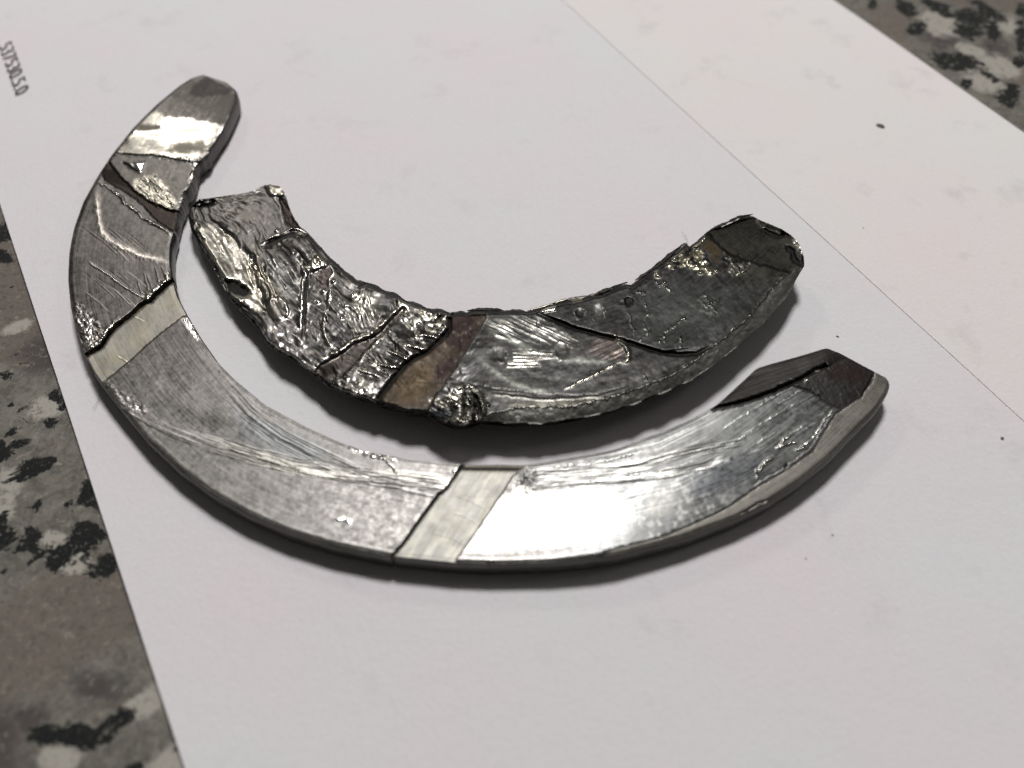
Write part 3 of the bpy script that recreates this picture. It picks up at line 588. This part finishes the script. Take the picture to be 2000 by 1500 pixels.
for p_ in ([(1228,605),(1232,630),(1240,655)], [(1258,580),(1264,610),(1258,640),(1268,655)], [(1280,548),(1310,570)], [(1245,665),(1262,655),(1272,640)], [(1290,655),(1320,636),(1338,622),(1342,612)],
           [(1288,670),(1294,655),(1300,668)], [(1322,672),(1330,658),(1330,680)], [(1372,575),(1385,590),(1400,610)], [(1365,590),(1382,600),(1395,585)], [(1240,570),(1262,572)], [(1268,790),(1272,778)], [(1256,732),(1262,742)]):
    f.burr(p_, 1.3, 0.05, 6, (116, 116, 110), 0.28, 2.0)
m = f.mask([(1350,578),(1400,572),(1415,600),(1395,620),(1362,605)], 8, 5); f.z += .012 * m * n3; f.paint(m * ss(.2, .6, n3) * .6, (110, 110, 104), .26)
m = f.mask([(1290,510),(1330,490),(1362,470),(1380,500),(1395,535),(1370,530),(1340,520),(1310,525)], 5, 5); f.z += 0.15 * m * fbm(X / 17, Y / 13, 3, 320) + 0.02 * m * n3; f.paint(m * ss(-.1, .5, n2 + .4 * n3), (206, 200, 172), 0.2)
for bx, by, rr in ((1388,530,7),(1368,532,4),(1378,524,4),(1318,504,6),(1400,528,3),(1298,552,3),(1284,532,6),(1285,538,5),(1362,518,4)):
    a = np.exp(-(np.hypot(X - bx, (Y - by) * 1.4) / rr) ** 2); f.z += 0.16 * a; f.paint(a, (232, 228, 204), 0.16)
m = f.mask([(1352,476),(1374,460),(1380,462),(1366,480),(1354,484)], 2, 2); f.z += .15 * m; f.paint(m, (240, 234, 206), .16)
f.paint(f.mask([(1380,464),(1398,470),(1408,495),(1402,512),(1385,500),(1376,482)], 6, 9), (60, 52, 38), 0.4)
m = f.mask([(1410,492),(1445,500),(1468,515),(1455,530),(1435,540),(1415,525)], 6, 5); f.z += .07 * m * n2; f.paint(m * ss(0, .6, n2 + n3) * .7, (130, 128, 118), .26)
for p_ in ([(1425,500),(1430,512),(1440,525),(1448,535)], [(1468,508),(1460,525),(1438,538)]): f.burr(p_, 1.8, .1, 3, (190, 188, 170), .2)
f.paint(f.mask([(1440,530),(1500,515),(1545,530),(1500,560),(1450,550)], 14, 12) * .6, (56, 54, 45), .42)
en = [(1380,452),(1395,440),(1440,425),(1475,415),(1540,440),(1585,510),(1548,532),(1520,528),(1490,518),(1450,508),(1425,495),(1405,482)]
me_ = f.mask(en, 3, 3); EM = f.inside(en, 3); f.z -= 0.10 * me_; f.paint(me_, (44, 43, 39), 0.42)
f.paint(me_ * ss(-.4, .4, fbm(X / 16, Y / 16, 4, 291)) * .4, (52, 49, 43), .46)
d, g, t = f.dist([(1470,421),(1490,432),(1528,448),(1545,460),(1562,478),(1570,500),(1571,518)], jit=5)
a = np.exp(-(d / 7) ** 2); f.z += .14 * a * n2 - 0.05 * a; f.paint(a * ss(.15, .5, n2 + n3 * .5), (190, 188, 176), .2); f.crack([(1485,446),(1505,456),(1522,462),(1530,455)], 3, .2, 3); f.crack([(1535,480),(1548,492),(1552,508),(1562,515)], 3.4, .2, 3)
# bevel along the outer rim, right half
bv = [(925,826),(960,806),(1012,796),(1062,795),(1112,793),(1150,785),(1190,776),(1230,764),(1300,738),(1345,712),(1385,684),(1420,655),(1452,628),(1480,598),(1500,570),(1530,540),(1560,522)]
inb = f.inside(bv + [(1640,500),(1600,700),(1300,900),(925,900)], 2.5)
db = f.dist(bv, jit=2.5)[0]; do = f.dist(SO)[0]; t = np.where(inb, db / (db + do + 1e-3), 0)
f.z -= 0.65 * t ** 1.2; mbv = inb * 1.0
f.paint(mbv * ss(0, .2, t), (118, 118, 112), 0.50, .6); f.z += mbv * .05 * n2; f.c *= (1 + .35 * mbv * fbm(X / 8, Y / 5, 4, 301))[..., None]
f.burr(bv, 1.6, .035, 5, (120, 120, 113), .32, 1.8)
def soften(z, n):
    for _ in range(n):
        for ax in (0, 1):
            a_ = np.concatenate([np.take(z, [0], ax), z, np.take(z, [-1], ax)], ax)
            z = (np.take(a_, range(0, z.shape[ax]), ax) + 2 * z + np.take(a_, range(2, z.shape[ax] + 2), ax)) / 4
    return z
zs = soften(f.z, 7); f.z += (zs - f.z) * .92 * LEFT * (1 - .6 * f.mask(bc[1:-1] + bc[-2:0:-1], 7)); zs = soften(f.z, 2); f.z += (zs - f.z) * .7 * (1 - LEFT)
sf = fbm((X * .6 + Y * .8) / 46 + .8 * n1, (X * .8 - Y * .6) / 19 + .6 * n1, 2, 720); f.z += .085 * LEFT * sf
for k_ in range(3): f.c[..., k_] = soften(f.c[..., k_], 2)
f.c *= (1 - .42 * ss(980, 1450, X))[..., None]  # colour darkens towards the right end, imitating the dark reflection there
# dark lip along the inner rim and outer edge of the left half
a = ss(0.955, 0.985, vv + .01 * n2) * (X > 600) * (X < 1375); f.z -= .30 * a; f.paint(a, (34, 33, 30), 0.5, .7)
f.paint(a * ss(1070, 1090, X) * ss(1170, 1150, X) * ss(-.1, .3, n2), (120, 114, 96), .26)
a = ss(0.045, 0.0, vv + .012 * n2) * (X < 930); f.z -= .55 * a; f.paint(a * .85, (50, 48, 44), 0.4)
# pieces
f.part[:] = T_L
f.part[(X > 880) & ~BM] = T_R
crk = [(1050,612),(1075,622),(1120,640),(1180,656),(1250,675),(1290,688),(1330,692),(1362,690),(1388,677),(1430,640),(1600,560),(1600,380),(1050,520)]
f.part[f.inside(crk, 1.5)] = T_RR
vcr = [(603,533),(599,555),(596,580),(595,610),(593,640),(591,662),(600,735),(622,706),(645,692),(668,682),(688,665),(706,660),(722,653),(738,640),(755,625),(772,606),(786,598),(800,570),(700,480),(640,490)]
lip = [(612,760),(622,706),(645,692),(668,682),(688,665),(706,660),(722,653),(738,640),(755,625),(772,606),(786,598),(800,560),(900,580)] + bc + [(728,830)]
f.part[f.inside(vcr, 1)] = T_V
f.part[f.inside(lip, 1)] = T_M
f.part[BM] = BRN; f.part[EM] = END
f.part[inb] = BEV
f.r = np.clip(f.r, 0.1, 1)
root2 = thing('thrust_washer', 'smaller dark half-ring thrust washer, heavily torn and gouged, lying inside the larger one', 'thrust washer', tuple(P(900, 800)))
build_washer(root2, f, 0.0021, {
    T_L: ('bearing_face', M_torn, 'crumpled left end with a bright smeared patch and a twisted curl'),
    T_V: ('bearing_face', M_torn, 'cracked middle fragment with a shallow valley'),
    T_M: ('bearing_face', M_torn, 'torn fragment beside the brown groove'),
    BRN: ('oil_groove', M_groove, 'heat-tinted brown groove'),
    T_R: ('bearing_face', M_torn, 'dark face with smears, below the long crack'),
    T_RR: ('bearing_face', M_torn, 'dark face above the long crack'),
    END: ('bare_end', M_steel, 'dark smooth end with a ragged rim'), BEV: ('rim_bevel', M_torn, None)},
    'steel_backing', undercut=0.0012, side_tint=(58, 57, 53), side_rough=0.5)

def sliver(name, pl, zs, wpx, thk, twist, seed, mat, parent, col=(120, 118, 112), rough=0.25, curlup=0.0):
    """thin torn strip of metal that follows a path over the washer: flat in section, twisted, ragged"""
    n = 60; q = resample(pl, n, 4); z_ = np.interp(np.linspace(0, 1, n), np.linspace(0, 1, len(zs)), zs) * 1e-3
    z_ = z_ - 0.00022; p3 = P(q[:, 0], q[:, 1], z_); T = np.gradient(p3, axis=0); T /= np.linalg.norm(T, axis=1, keepdims=True)
    up = np.array([0, 0, 1.0]); sd = np.cross(T, up); sd /= np.linalg.norm(sd, axis=1, keepdims=True); u_ = np.cross(sd, T)
    w_ = wpx * 4.8e-5; k_ = 10; V_ = []
    for a in range(n):
        e_ = min(a, n - 1 - a) / (n * .18); tap = min(1, e_) ** .6 + .12
        wn = w_ * tap * (1 + .45 * float(fbm(np.array(a * .22), np.array(1.0 * seed), 3, seed)))
        th = twist * a / n + .5 * float(fbm(np.array(a * .12), np.array(3.0 * seed), 2, seed + 9))
        for b_ in range(k_):
            an = 2 * math.pi * b_ / k_; x_ = wn * math.cos(an); y_ = thk * 1e-3 * tap * math.sin(an) + curlup * 1e-3 * (math.cos(an)) ** 2
            x2, y2 = x_ * math.cos(th) - y_ * math.sin(th), x_ * math.sin(th) + y_ * math.cos(th)
            rg = 1 + .25 * float(fbm(np.array(a * .6), np.array(b_ * 1.3), 2, seed + 4))
            V_.append(p3[a] + (sd[a] * x2 + u_[a] * y2) * rg)
    V_ = np.array(V_); F_ = []
    for a in range(n - 1):
        for b_ in range(k_):
            c_ = (b_ + 1) % k_; F_.append((a * k_ + b_, a * k_ + c_, (a + 1) * k_ + c_, (a + 1) * k_ + b_))
    F_ = np.array(F_)
    cc = np.broadcast_to(lin(col), (len(V_), 3)).copy() * (1 + .4 * fbm(np.arange(len(V_)) * .13, np.arange(len(V_)) * 0.0, 3, seed))[:, None]
    uv_ = np.stack([np.arange(len(V_)) // k_ * 6e-5, np.arange(len(V_)) % k_ * 8e-5], -1)
    return link_mesh(name, V_, F_, mat, parent, cc, np.full(len(V_), rough), np.ones(len(V_)), uv_)
sliver('metal_curl', [(507,476),(522,470),(540,462),(556,453),(572,448),(588,450),(602,457)], (3.0, 3.25, 3.3, 3.35, 3.3, 3.2, 3.0), 3.4, .07, 7, 1, M_torn, root2)
sliver('metal_curl', [(374,404),(386,396),(400,391),(414,390),(424,394)], (2.7, 2.9, 3.0, 3.0, 2.8), 4.2, .09, 6, 2, M_torn, root2, (58, 57, 54))
sliver('metal_flake', [(902,755),(916,768),(925,788),(926,808),(920,824)], (3.6, 3.8, 3.85, 3.8, 3.5), 5.0, .05, 1.1, 4, M_torn, root2, (104, 103, 98), .28, .05)
sliver('metal_flake', [(920,757),(936,770),(946,788),(948,806),(940,822)], (3.5, 3.75, 3.8, 3.75, 3.4), 4.2, .05, .8, 5, M_torn, root2, (130, 129, 122), .28, .05)
sliver('metal_flake', [(912,607),(935,604),(960,604),(984,606)], (2.9, 3.0, 3.0, 2.9), 3.6, .06, .3, 7, M_steel, root2, (40, 39, 36), .5)
sliver('metal_flake', [(1240,548),(1275,525),(1310,497),(1338,474)], (2.9, 3.0, 3.05, 3.0), 4.2, .06, .4, 8, M_steel, root2, (40, 39, 36), .45)
sliver('metal_flake', [(1160,577),(1185,567),(1208,557),(1226,551)], (2.9, 3.0, 3.0, 3.0), 4.2, .06, .4, 9, M_steel, root2, (36, 35, 33), .45)
sliver('metal_flake', [(1388,448),(1415,437),(1445,423),(1472,418)], (2.9, 3.0, 3.1, 3.1), 3.4, .06, .4, 10, M_steel, root2, (36, 35, 33), .45)
for k_, (pl_, z_) in enumerate((([(1030,607),(1060,599),(1090,590),(1120,584)], 3.05), ([(1075,594),(1110,583),(1150,577)], 3.1))):
    sliver('metal_flake', pl_, (z_, z_ + .1, z_), 2.0, .04, .5, 11 + k_, M_torn, root2, (96, 93, 84), .28)

# ================================================================== ENVELOPE
def flat_sheet(name, pts_px, z, th, nx, ny, mat, parent, amp=0.0):
    """sheet from four corners (photo pixels), subdivided, gently uneven, with thickness"""
    c = [P(x, y)[:2] for x, y in pts_px]
    s_, t_ = np.meshgrid(np.linspace(0, 1, nx), np.linspace(0, 1, ny))
    xy = (c[0][None, None] * ((1 - s_) * (1 - t_))[..., None] + c[1][None, None] * (s_ * (1 - t_))[..., None] + c[2][None, None] * (s_ * t_)[..., None] + c[3][None, None] * ((1 - s_) * t_)[..., None])
    zz = z + amp * fbm(xy[..., 0] * 40, xy[..., 1] * 40, 3, 400)
    top = np.concatenate([xy, zz[..., None]], -1); bot = top.copy(); bot[..., 2] -= th
    V = np.r_[top.reshape(-1, 3), bot.reshape(-1, 3)]; n = nx * ny
    i = np.arange(n).reshape(ny, nx)
    q = np.stack([i[:-1, :-1], i[:-1, 1:], i[1:, 1:], i[1:, :-1]], -1).reshape(-1, 4)
    lp = np.r_[i[0, :], i[1:, -1], i[-1, -2::-1], i[-2:0:-1, 0]]
    ln = np.roll(lp, -1); w_ = np.stack([ln, lp, lp + n, ln + n], -1)
    return link_mesh(name, V, np.r_[q, q[:, ::-1] + n, w_], mat, parent, smooth=False)

def paper_mat(name, base, smudge):
    m, N, L, b = new_mat(name)
    g = N.new('ShaderNodeNewGeometry')
    def noise(sc, det=4, ro=.55):
        n = N.new('ShaderNodeTexNoise'); n.inputs['Scale'].default_value = sc; n.inputs['Detail'].default_value = det; n.inputs['Roughness'].default_value = ro; L.new(g.outputs['Position'], n.inputs[0]); return n
    a = noise(55, 3); r = N.new('ShaderNodeValToRGB'); L.new(a.outputs[0], r.inputs[0])
    r.color_ramp.elements[0].position = .3; r.color_ramp.elements[1].position = .7
    r.color_ramp.elements[0].color = (*(np.array(base) * (1.0, .957, .968)), 1); r.color_ramp.elements[1].color = (*(np.array(base) * (.96, .993, .982)), 1)
    # grey finger smudges
    s = noise(130, 6, .7); r2 = N.new('ShaderNodeValToRGB'); r2.color_ramp.elements[0].position = .57; r2.color_ramp.elements[1].position = .78
    L.new(s.outputs[0], r2.inputs[0])
    mx = N.new('ShaderNodeMix'); mx.data_type = 'RGBA'; mx.inputs['B'].default_value = (*[c * .72 for c in base], 1)
    mu = N.new('ShaderNodeMath'); mu.operation = 'MULTIPLY'; mu.inputs[1].default_value = smudge; L.new(r2.outputs[0], mu.inputs[0])
    L.new(mu.outputs[0], mx.inputs[0]); L.new(r.outputs[0], mx.inputs['A']); 
    # fibres
    fb = noise(2400, 4, .7); vm = N.new('ShaderNodeMapRange'); vm.inputs['To Min'].default_value = .93; vm.inputs['To Max'].default_value = 1.05; L.new(fb.outputs[0], vm.inputs[0])
    sc = N.new('ShaderNodeVectorMath'); sc.operation = 'SCALE'; L.new(mx.outputs['Result'], sc.inputs[0]); L.new(vm.outputs[0], sc.inputs['Scale'])
    L.new(sc.outputs[0], b.inputs['Base Color'])
    b.inputs['Roughness'].default_value = .8; b.inputs['Specular IOR Level'].default_value = .25
    wv = noise(420, 4, .6); ad = N.new('ShaderNodeMath'); ad.operation = 'ADD'; L.new(wv.outputs[0], ad.inputs[0]); L.new(fb.outputs[0], ad.inputs[1])
    bp = N.new('ShaderNodeBump'); bp.inputs['Strength'].default_value = .5; bp.inputs['Distance'].default_value = .00009; L.new(ad.outputs[0], bp.inputs['Height']); L.new(bp.outputs[0], b.inputs['Normal'])
    return m
M_paper = paper_mat('envelope_paper', (.785, .77, .785), .5)
M_flap = paper_mat('flap_paper', (.82, .795, .785), .8)

env = thing('envelope', 'white paper envelope lying under both metal half rings', 'envelope', tuple(P(1000, 750, -0.0006)))
A_ = np.array
def line(a, b, t): return tuple(A_(a) + (A_(b) - A_(a)) * t)
# long edges run towards one another in the photo; extend them past the frame in the place itself
def ext(a, b, t):    # extend in the plane, return photo pixel again
    pa, pb = P(*a), P(*b); p = pa + (pb - pa) * t
    k = p[1] ; cy = (k * CS - H * SN) ; cz = (k * SN + H * CS)
    return (1000 + F * p[0] / cz, 750 - F * cy / cz)
left0, left1 = ext((0, 400), (360, 1500), -0.9), ext((0, 400), (360, 1500), 1.25)
right0, right1 = ext((1630, 0), (2000, 258), -0.8), ext((1630, 0), (2000, 258), 4.2)
fold0, fold1 = ext((1100, 0), (2000, 822), -0.35), ext((1100, 0), (2000, 822), 2.1)
flat_sheet('back_panel', [left0, right0, right1, left1], -0.0005, 0.0002, 60, 60, M_paper, env, 0.0)
flat_sheet('front_panel', [left0, fold0, fold1, left1], -0.0001, 0.00032, 80, 80, M_paper, env, 0.00012)
flat_sheet('flap', [fold0, right0, right1, fold1], -0.00003, 0.00038, 80, 80, M_flap, env, 0.0001)

# printed number
M_ink, N, L, b = new_mat('grey_ink'); b.inputs['Base Color'].default_value = (.085, .075, .072, 1); b.inputs['Roughness'].default_value = .8
cu = bpy.data.curves.new('printed_number', 'FONT'); cu.body = '537530.5.0'; cu.size = 1
tmp = bpy.data.objects.new('tmp_text', cu); COL.objects.link(tmp); bpy.context.view_layer.update()
me = bpy.data.meshes.new_from_object(tmp.evaluated_get(bpy.context.evaluated_depsgraph_get())); me.name = 'printed_number'
bpy.data.objects.remove(tmp)
co = np.zeros(len(me.vertices) * 3, np.float32); me.vertices.foreach_get('co', co); co = co.reshape(-1, 3)
co[:, 0] -= co[:, 0].min(); co[:, 0] /= co[:, 0].max(); co[:, 1] -= co[:, 1].min(); co[:, 1] /= co[:, 1].max()
b0, b1, t0 = P(-3, 92, .00004), P(31, 188, .00004), P(22, 78, .00004)
co3 = b0[None] + (b1 - b0)[None] * co[:, :1] + (t0 - b0)[None] * co[:, 1:2]
me.vertices.foreach_set('co', co3.astype(np.float32).ravel()); me.materials.append(M_ink); me.update()
o = bpy.data.objects.new('printed_number', me); COL.objects.link(o); o.parent = env; o.matrix_parent_inverse = Matrix.Translation(-env.location)

# ================================================================== COUNTERTOP
xs = np.unique(np.r_[np.linspace(-.6, -.13, 6), np.arange(-.13, .15, .0006), np.linspace(.15, .6, 6)])
ys = np.unique(np.r_[np.linspace(-.4, -.03, 6), np.arange(-.03, .18, .0006), np.linspace(.18, .8, 6)])
GX, GY = np.meshgrid(xs, ys); GZ = -0.00078
# photo pixels of the slab's points (only used to set out the crystals where they lie)
cy = GY * CS - (H - GZ) * SN; cz = GY * SN + (H - GZ) * CS
ok = cz > .01; PX = np.where(ok, 1000 + F * GX / np.where(ok, cz, 1), -9e3); PY = np.where(ok, 750 - F * cy / np.where(ok, cz, 1), -9e3)
def blobs(lst):
    f_ = np.full(GX.shape, -1.0)
    for x, y, rx, ry, an in lst:
        a = math.radians(an); dx = PX - x; dy = PY - y
        u = (dx * math.cos(a) + dy * math.sin(a)) / rx; v = (-dx * math.sin(a) + dy * math.cos(a)) / ry
        f_ = np.maximum(f_, 1 - np.hypot(u, v))
    return f_
dark = blobs([(8,732,20,11,0),(30,694,9,4,-20),(22,790,10,7,20),(96,828,20,12,-20),(24,842,17,7,-20),(32,868,30,10,-20),(60,916,58,19,-20),(4,884,18,26,0),(74,984,17,13,-40),(136,988,16,11,20),(108,768,18,12,-40),(124,790,14,22,-30),
    (5,450,20,22,0),(8,500,22,14,20),(22,560,9,6,0),(176,970,26,46,10),(4,1040,20,44,0),(64,1045,22,30,35),(46,1070,22,11,0),(74,1082,20,12,20),(116,1086,32,36,-40),(168,1050,46,30,-30),(204,1108,34,20,-30),(186,1134,6,13,-20),(52,1104,7,5,0),
    (8,1118,14,7,-30),(84,1436,32,22,0),(156,1440,36,32,20),(238,1404,36,20,-30),(262,1496,22,14,0),(208,1440,18,20,0),(190,1190,4,4,0),(128,1132,5,5,0),(36,1194,7,3,-40),(340,1452,16,12,50),(120,640,6,4,0),
    (1704,8,12,14,0),(1770,18,26,14,30),(1834,16,36,13,30),(1900,34,40,18,20),(1930,22,46,12,30),(1790,56,20,22,40),(1888,62,34,18,20),(1868,120,54,22,10),(1888,164,12,12,0),(1930,148,30,8,30),(1972,186,24,26,0),(1996,72,14,44,0),(1994,118,20,14,0),(1940,60,14,30,0),(2000,20,20,14,0)])
tan = blobs([(50,560,140,110,0),(60,670,80,60,0),(110,1210,240,100,-20),(60,1290,150,80,-20),(1740,40,60,40,30),(1900,0,90,22,10),(1980,5,60,30,0),(200,1160,90,50,0),(1975,140,60,30,20)])
whit = blobs([(106,1052,34,22,0),(150,1100,44,28,0),(10,985,26,44,0),(20,940,30,30,0),(285,1370,70,30,-30),(110,1482,60,34,0),(330,1494,56,40,-40),(50,470,40,30,0),(30,640,40,14,-20),(1835,45,52,28,20),(1900,100,40,16,20),(1950,130,60,24,20),(1920,160,50,24,20),(1960,45,46,20,20),(90,800,40,26,0)])
plum = blobs([(90,690,90,60,0),(6,1440,80,120,0),(190,1340,80,60,0),(1940,95,60,30,20),(60,1400,60,40,0),(1830,70,60,40,20)])
me = bpy.data.meshes.new('countertop'); n = GX.size
V = np.c_[GX.ravel(), GY.ravel(), np.full(n, GZ)]
i = np.arange(n).reshape(GX.shape); q = np.stack([i[:-1, :-1], i[:-1, 1:], i[1:, 1:], i[1:, :-1]], -1).reshape(-1, 4)
lp = np.r_[i[0, :], i[1:, -1], i[-1, -2::-1], i[-2:0:-1, 0]]
Vb = V[lp].copy(); Vb[:, 2] -= .03; k = len(lp); bi = np.arange(k) + n; lj = np.roll(lp, -1); bj = np.roll(bi, -1)
V = np.r_[V, Vb]; fc = np.r_[q, np.stack([lj, lp, bi, bj], -1)]
m, N, L, b = new_mat('polished_granite')
ct = link_mesh('countertop', V, fc, m, smooth=False)
for nm, fl in (('dark', dark), ('tan', tan), ('pale', whit), ('plum', plum)):
    a = ct.data.attributes.new(nm, 'FLOAT', 'POINT'); a.data.foreach_set('value', np.r_[fl.ravel(), np.full(k, -1)].astype(np.float32))
ct['kind'] = 'structure'; ct['label'] = 'polished speckled granite countertop under the envelope'
g = N.new('ShaderNodeNewGeometry')
def noise(sc, det=5, ro=.6, off=0):
    mp = N.new('ShaderNodeMapping'); mp.inputs['Location'].default_value = (off, off * .7, 0); L.new(g.outputs['Position'], mp.inputs[0])
    n = N.new('ShaderNodeTexNoise'); n.inputs['Scale'].default_value = sc; n.inputs['Detail'].default_value = det; n.inputs['Roughness'].default_value = ro; n.inputs['Distortion'].default_value = .6
    L.new(mp.outputs[0], n.inputs[0]); return n.outputs[0]
def mth(op, a, c, clamp=False):
    q_ = N.new('ShaderNodeMath'); q_.operation = op; q_.use_clamp = clamp
    for i_, v_ in enumerate((a, c)):
        if hasattr(v_, 'name'): L.new(v_, q_.inputs[i_])
        else: q_.inputs[i_].default_value = v_
    return q_.outputs[0]
def att(nm):
    a = N.new('ShaderNodeAttribute'); a.attribute_name = nm; return a.outputs['Fac']
def mapr(v_, a, c):
    q_ = N.new('ShaderNodeMapRange'); q_.interpolation_type = 'SMOOTHSTEP'; q_.inputs['From Min'].default_value = a; q_.inputs['From Max'].default_value = c; L.new(v_, q_.inputs[0]); return q_.outputs[0]
def mix(fac, A, Bc):
    q_ = N.new('ShaderNodeMix'); q_.data_type = 'RGBA'; L.new(fac, q_.inputs[0])
    for nm, v_ in (('A', A), ('B', Bc)):
        if hasattr(v_, 'name'): L.new(v_, q_.inputs[nm])
        else: q_.inputs[nm].default_value = (*v_, 1)
    return q_.outputs['Result']
n_a, n_b, n_c, n_d = noise(560, 6, .75), noise(1300, 5, .7, 3), noise(120, 5, .65, 7), noise(620, 6, .75, 11)
c = mix(mapr(n_a, .35, .65), (.13, .125, .11), (.23, .22, .19))
c = mix(mapr(n_b, .55, .75), c, (.34, .325, .285))
c = mix(mapr(mth('ADD', mth('MULTIPLY', att('tan'), .5), n_c), .45, .75), c, (.175, .152, .132))
c = mix(mth('MULTIPLY', mapr(n_d, .5, .68), .5), c, (.25, .21, .165))
c = mix(mapr(mth('ADD', mth('MULTIPLY', att('plum'), .45), n_c), .55, .85), c, (.095, .084, .08))
c = mix(mapr(mth('ADD', mth('MULTIPLY', att('pale'), .6), n_a), .5, .75), c, (.42, .40, .35))
dk = mth('ADD', mth('MULTIPLY', att('dark'), 1.0), mth('MULTIPLY', mth('SUBTRACT', n_d, .5), 3.2))
c = mix(mapr(dk, .06, .2), c, (.016, .018, .018))
dk2 = mapr(mth('ADD', n_d, mth('MULTIPLY', n_c, .35)), .82, .86); c = mix(dk2, c, (.03, .03, .028))
n_e, n_f = noise(1500, 5, .7, 21), noise(3200, 3, .6, 31)
c = mix(mth('MULTIPLY', mapr(n_e, .56, .66), .45), c, (.36, .34, .29)); c = mix(mth('MULTIPLY', mapr(n_f, .60, .66), .35), c, (.03, .03, .028)); c = mix(mth('MULTIPLY', mapr(n_e, .46, .36), .4), c, (.07, .062, .052))
L.new(c, b.inputs['Base Color']); b.inputs['Roughness'].default_value = .12; b.inputs['Specular IOR Level'].default_value = .6

# ================================================================== SMALL DEBRIS
M_chip, N, L, b = new_mat('debris'); b.inputs['Base Color'].default_value = (.16, .15, .13, 1); b.inputs['Roughness'].default_value = .6
import bmesh
def chip(px, py, r, el, label, seed, z=-0.00006):
    bm = bmesh.new(); bmesh.ops.create_icosphere(bm, subdivisions=2, radius=r)
    for v in bm.verts:
        k_ = 1 + .35 * float(fbm(np.array(v.co.x / r * 1.7 + seed), np.array(v.co.y / r * 1.7 + v.co.z / r), 2, seed))
        v.co = Vector((v.co.x * el * k_, v.co.y * k_, v.co.z * .5 * k_))
    me_c = bpy.data.meshes.new('debris_speck'); bm.to_mesh(me_c); bm.free(); me_c.materials.append(M_chip)
    o_ = bpy.data.objects.new('debris_speck', me_c); COL.objects.link(o_); p_ = P(px, py, z + r * .3); o_.location = tuple(p_); o_.rotation_euler = (0, 0, -.5)
    o_['label'] = label; o_['category'] = 'speck'; o_['group'] = 'specks of dirt on the envelope'
chip(1720, 245, .00026, 2.0, 'largest dark speck, on the flap near its top right', 1, 0)
chip(1636, 657, .00009, 1.8, 'dark speck just above the dark broken end of the larger half ring', 2)
chip(1626, 1045, .00009, 1, 'tiny round speck on bare paper to the lower right of the larger half ring', 3)
chip(1574, 1091, .00006, 1.5, 'faint tiny speck a little below and left of the round speck at lower right', 4)
chip(1958, 1000 - 145, .00010, 1.4, 'small speck at the right edge of the photo beside the flap seam', 5, 0)
chip(1686, 420 + 25, .00006, 1.2, 'pale grey speck on the flap to the right of the smaller half ring', 6, 0)
def hair(pts, label):
    V_ = []; F_ = []
    pp = np.array([P(x, y, z) for x, y, z in pts])
    t_ = np.linspace(0, len(pp) - 1, 24); q_ = np.stack([np.interp(t_, np.arange(len(pp)), pp[:, k_]) for k_ in range(3)], -1)
    for it in range(4): q_[1:-1] = (q_[:-2] + q_[2:] + 2 * q_[1:-1]) / 4
    for a_ in q_:
        for k_ in range(4):
            an = k_ * math.pi / 2; V_.append((a_[0] + .000018 * math.cos(an), a_[1], a_[2] + .000018 * math.sin(an)))
    for s_ in range(23):
        for k_ in range(4): F_.append((s_ * 4 + k_, s_ * 4 + (k_ + 1) % 4, s_ * 4 + 4 + (k_ + 1) % 4, s_ * 4 + 4 + k_))
    me_h = bpy.data.meshes.new('lint_fibre'); me_h.from_pydata(V_, [], F_); me_h.materials.append(M_chip)
    o_ = bpy.data.objects.new('lint_fibre', me_h); COL.objects.link(o_); o_['label'] = label; o_['category'] = 'lint'; o_['group'] = 'lint fibres'
hair([(192,745,.0001),(196,768,.0001),(190,785,.0001),(182,798,.0001)], 'fine dark fibre on the paper left of the larger half ring')
hair([(1331,452,.0001),(1337,456,.0002),(1341,464,.0002),(1343,472,.0001)], 'short curled fibre by the inner rim near the right end of the smaller half ring')
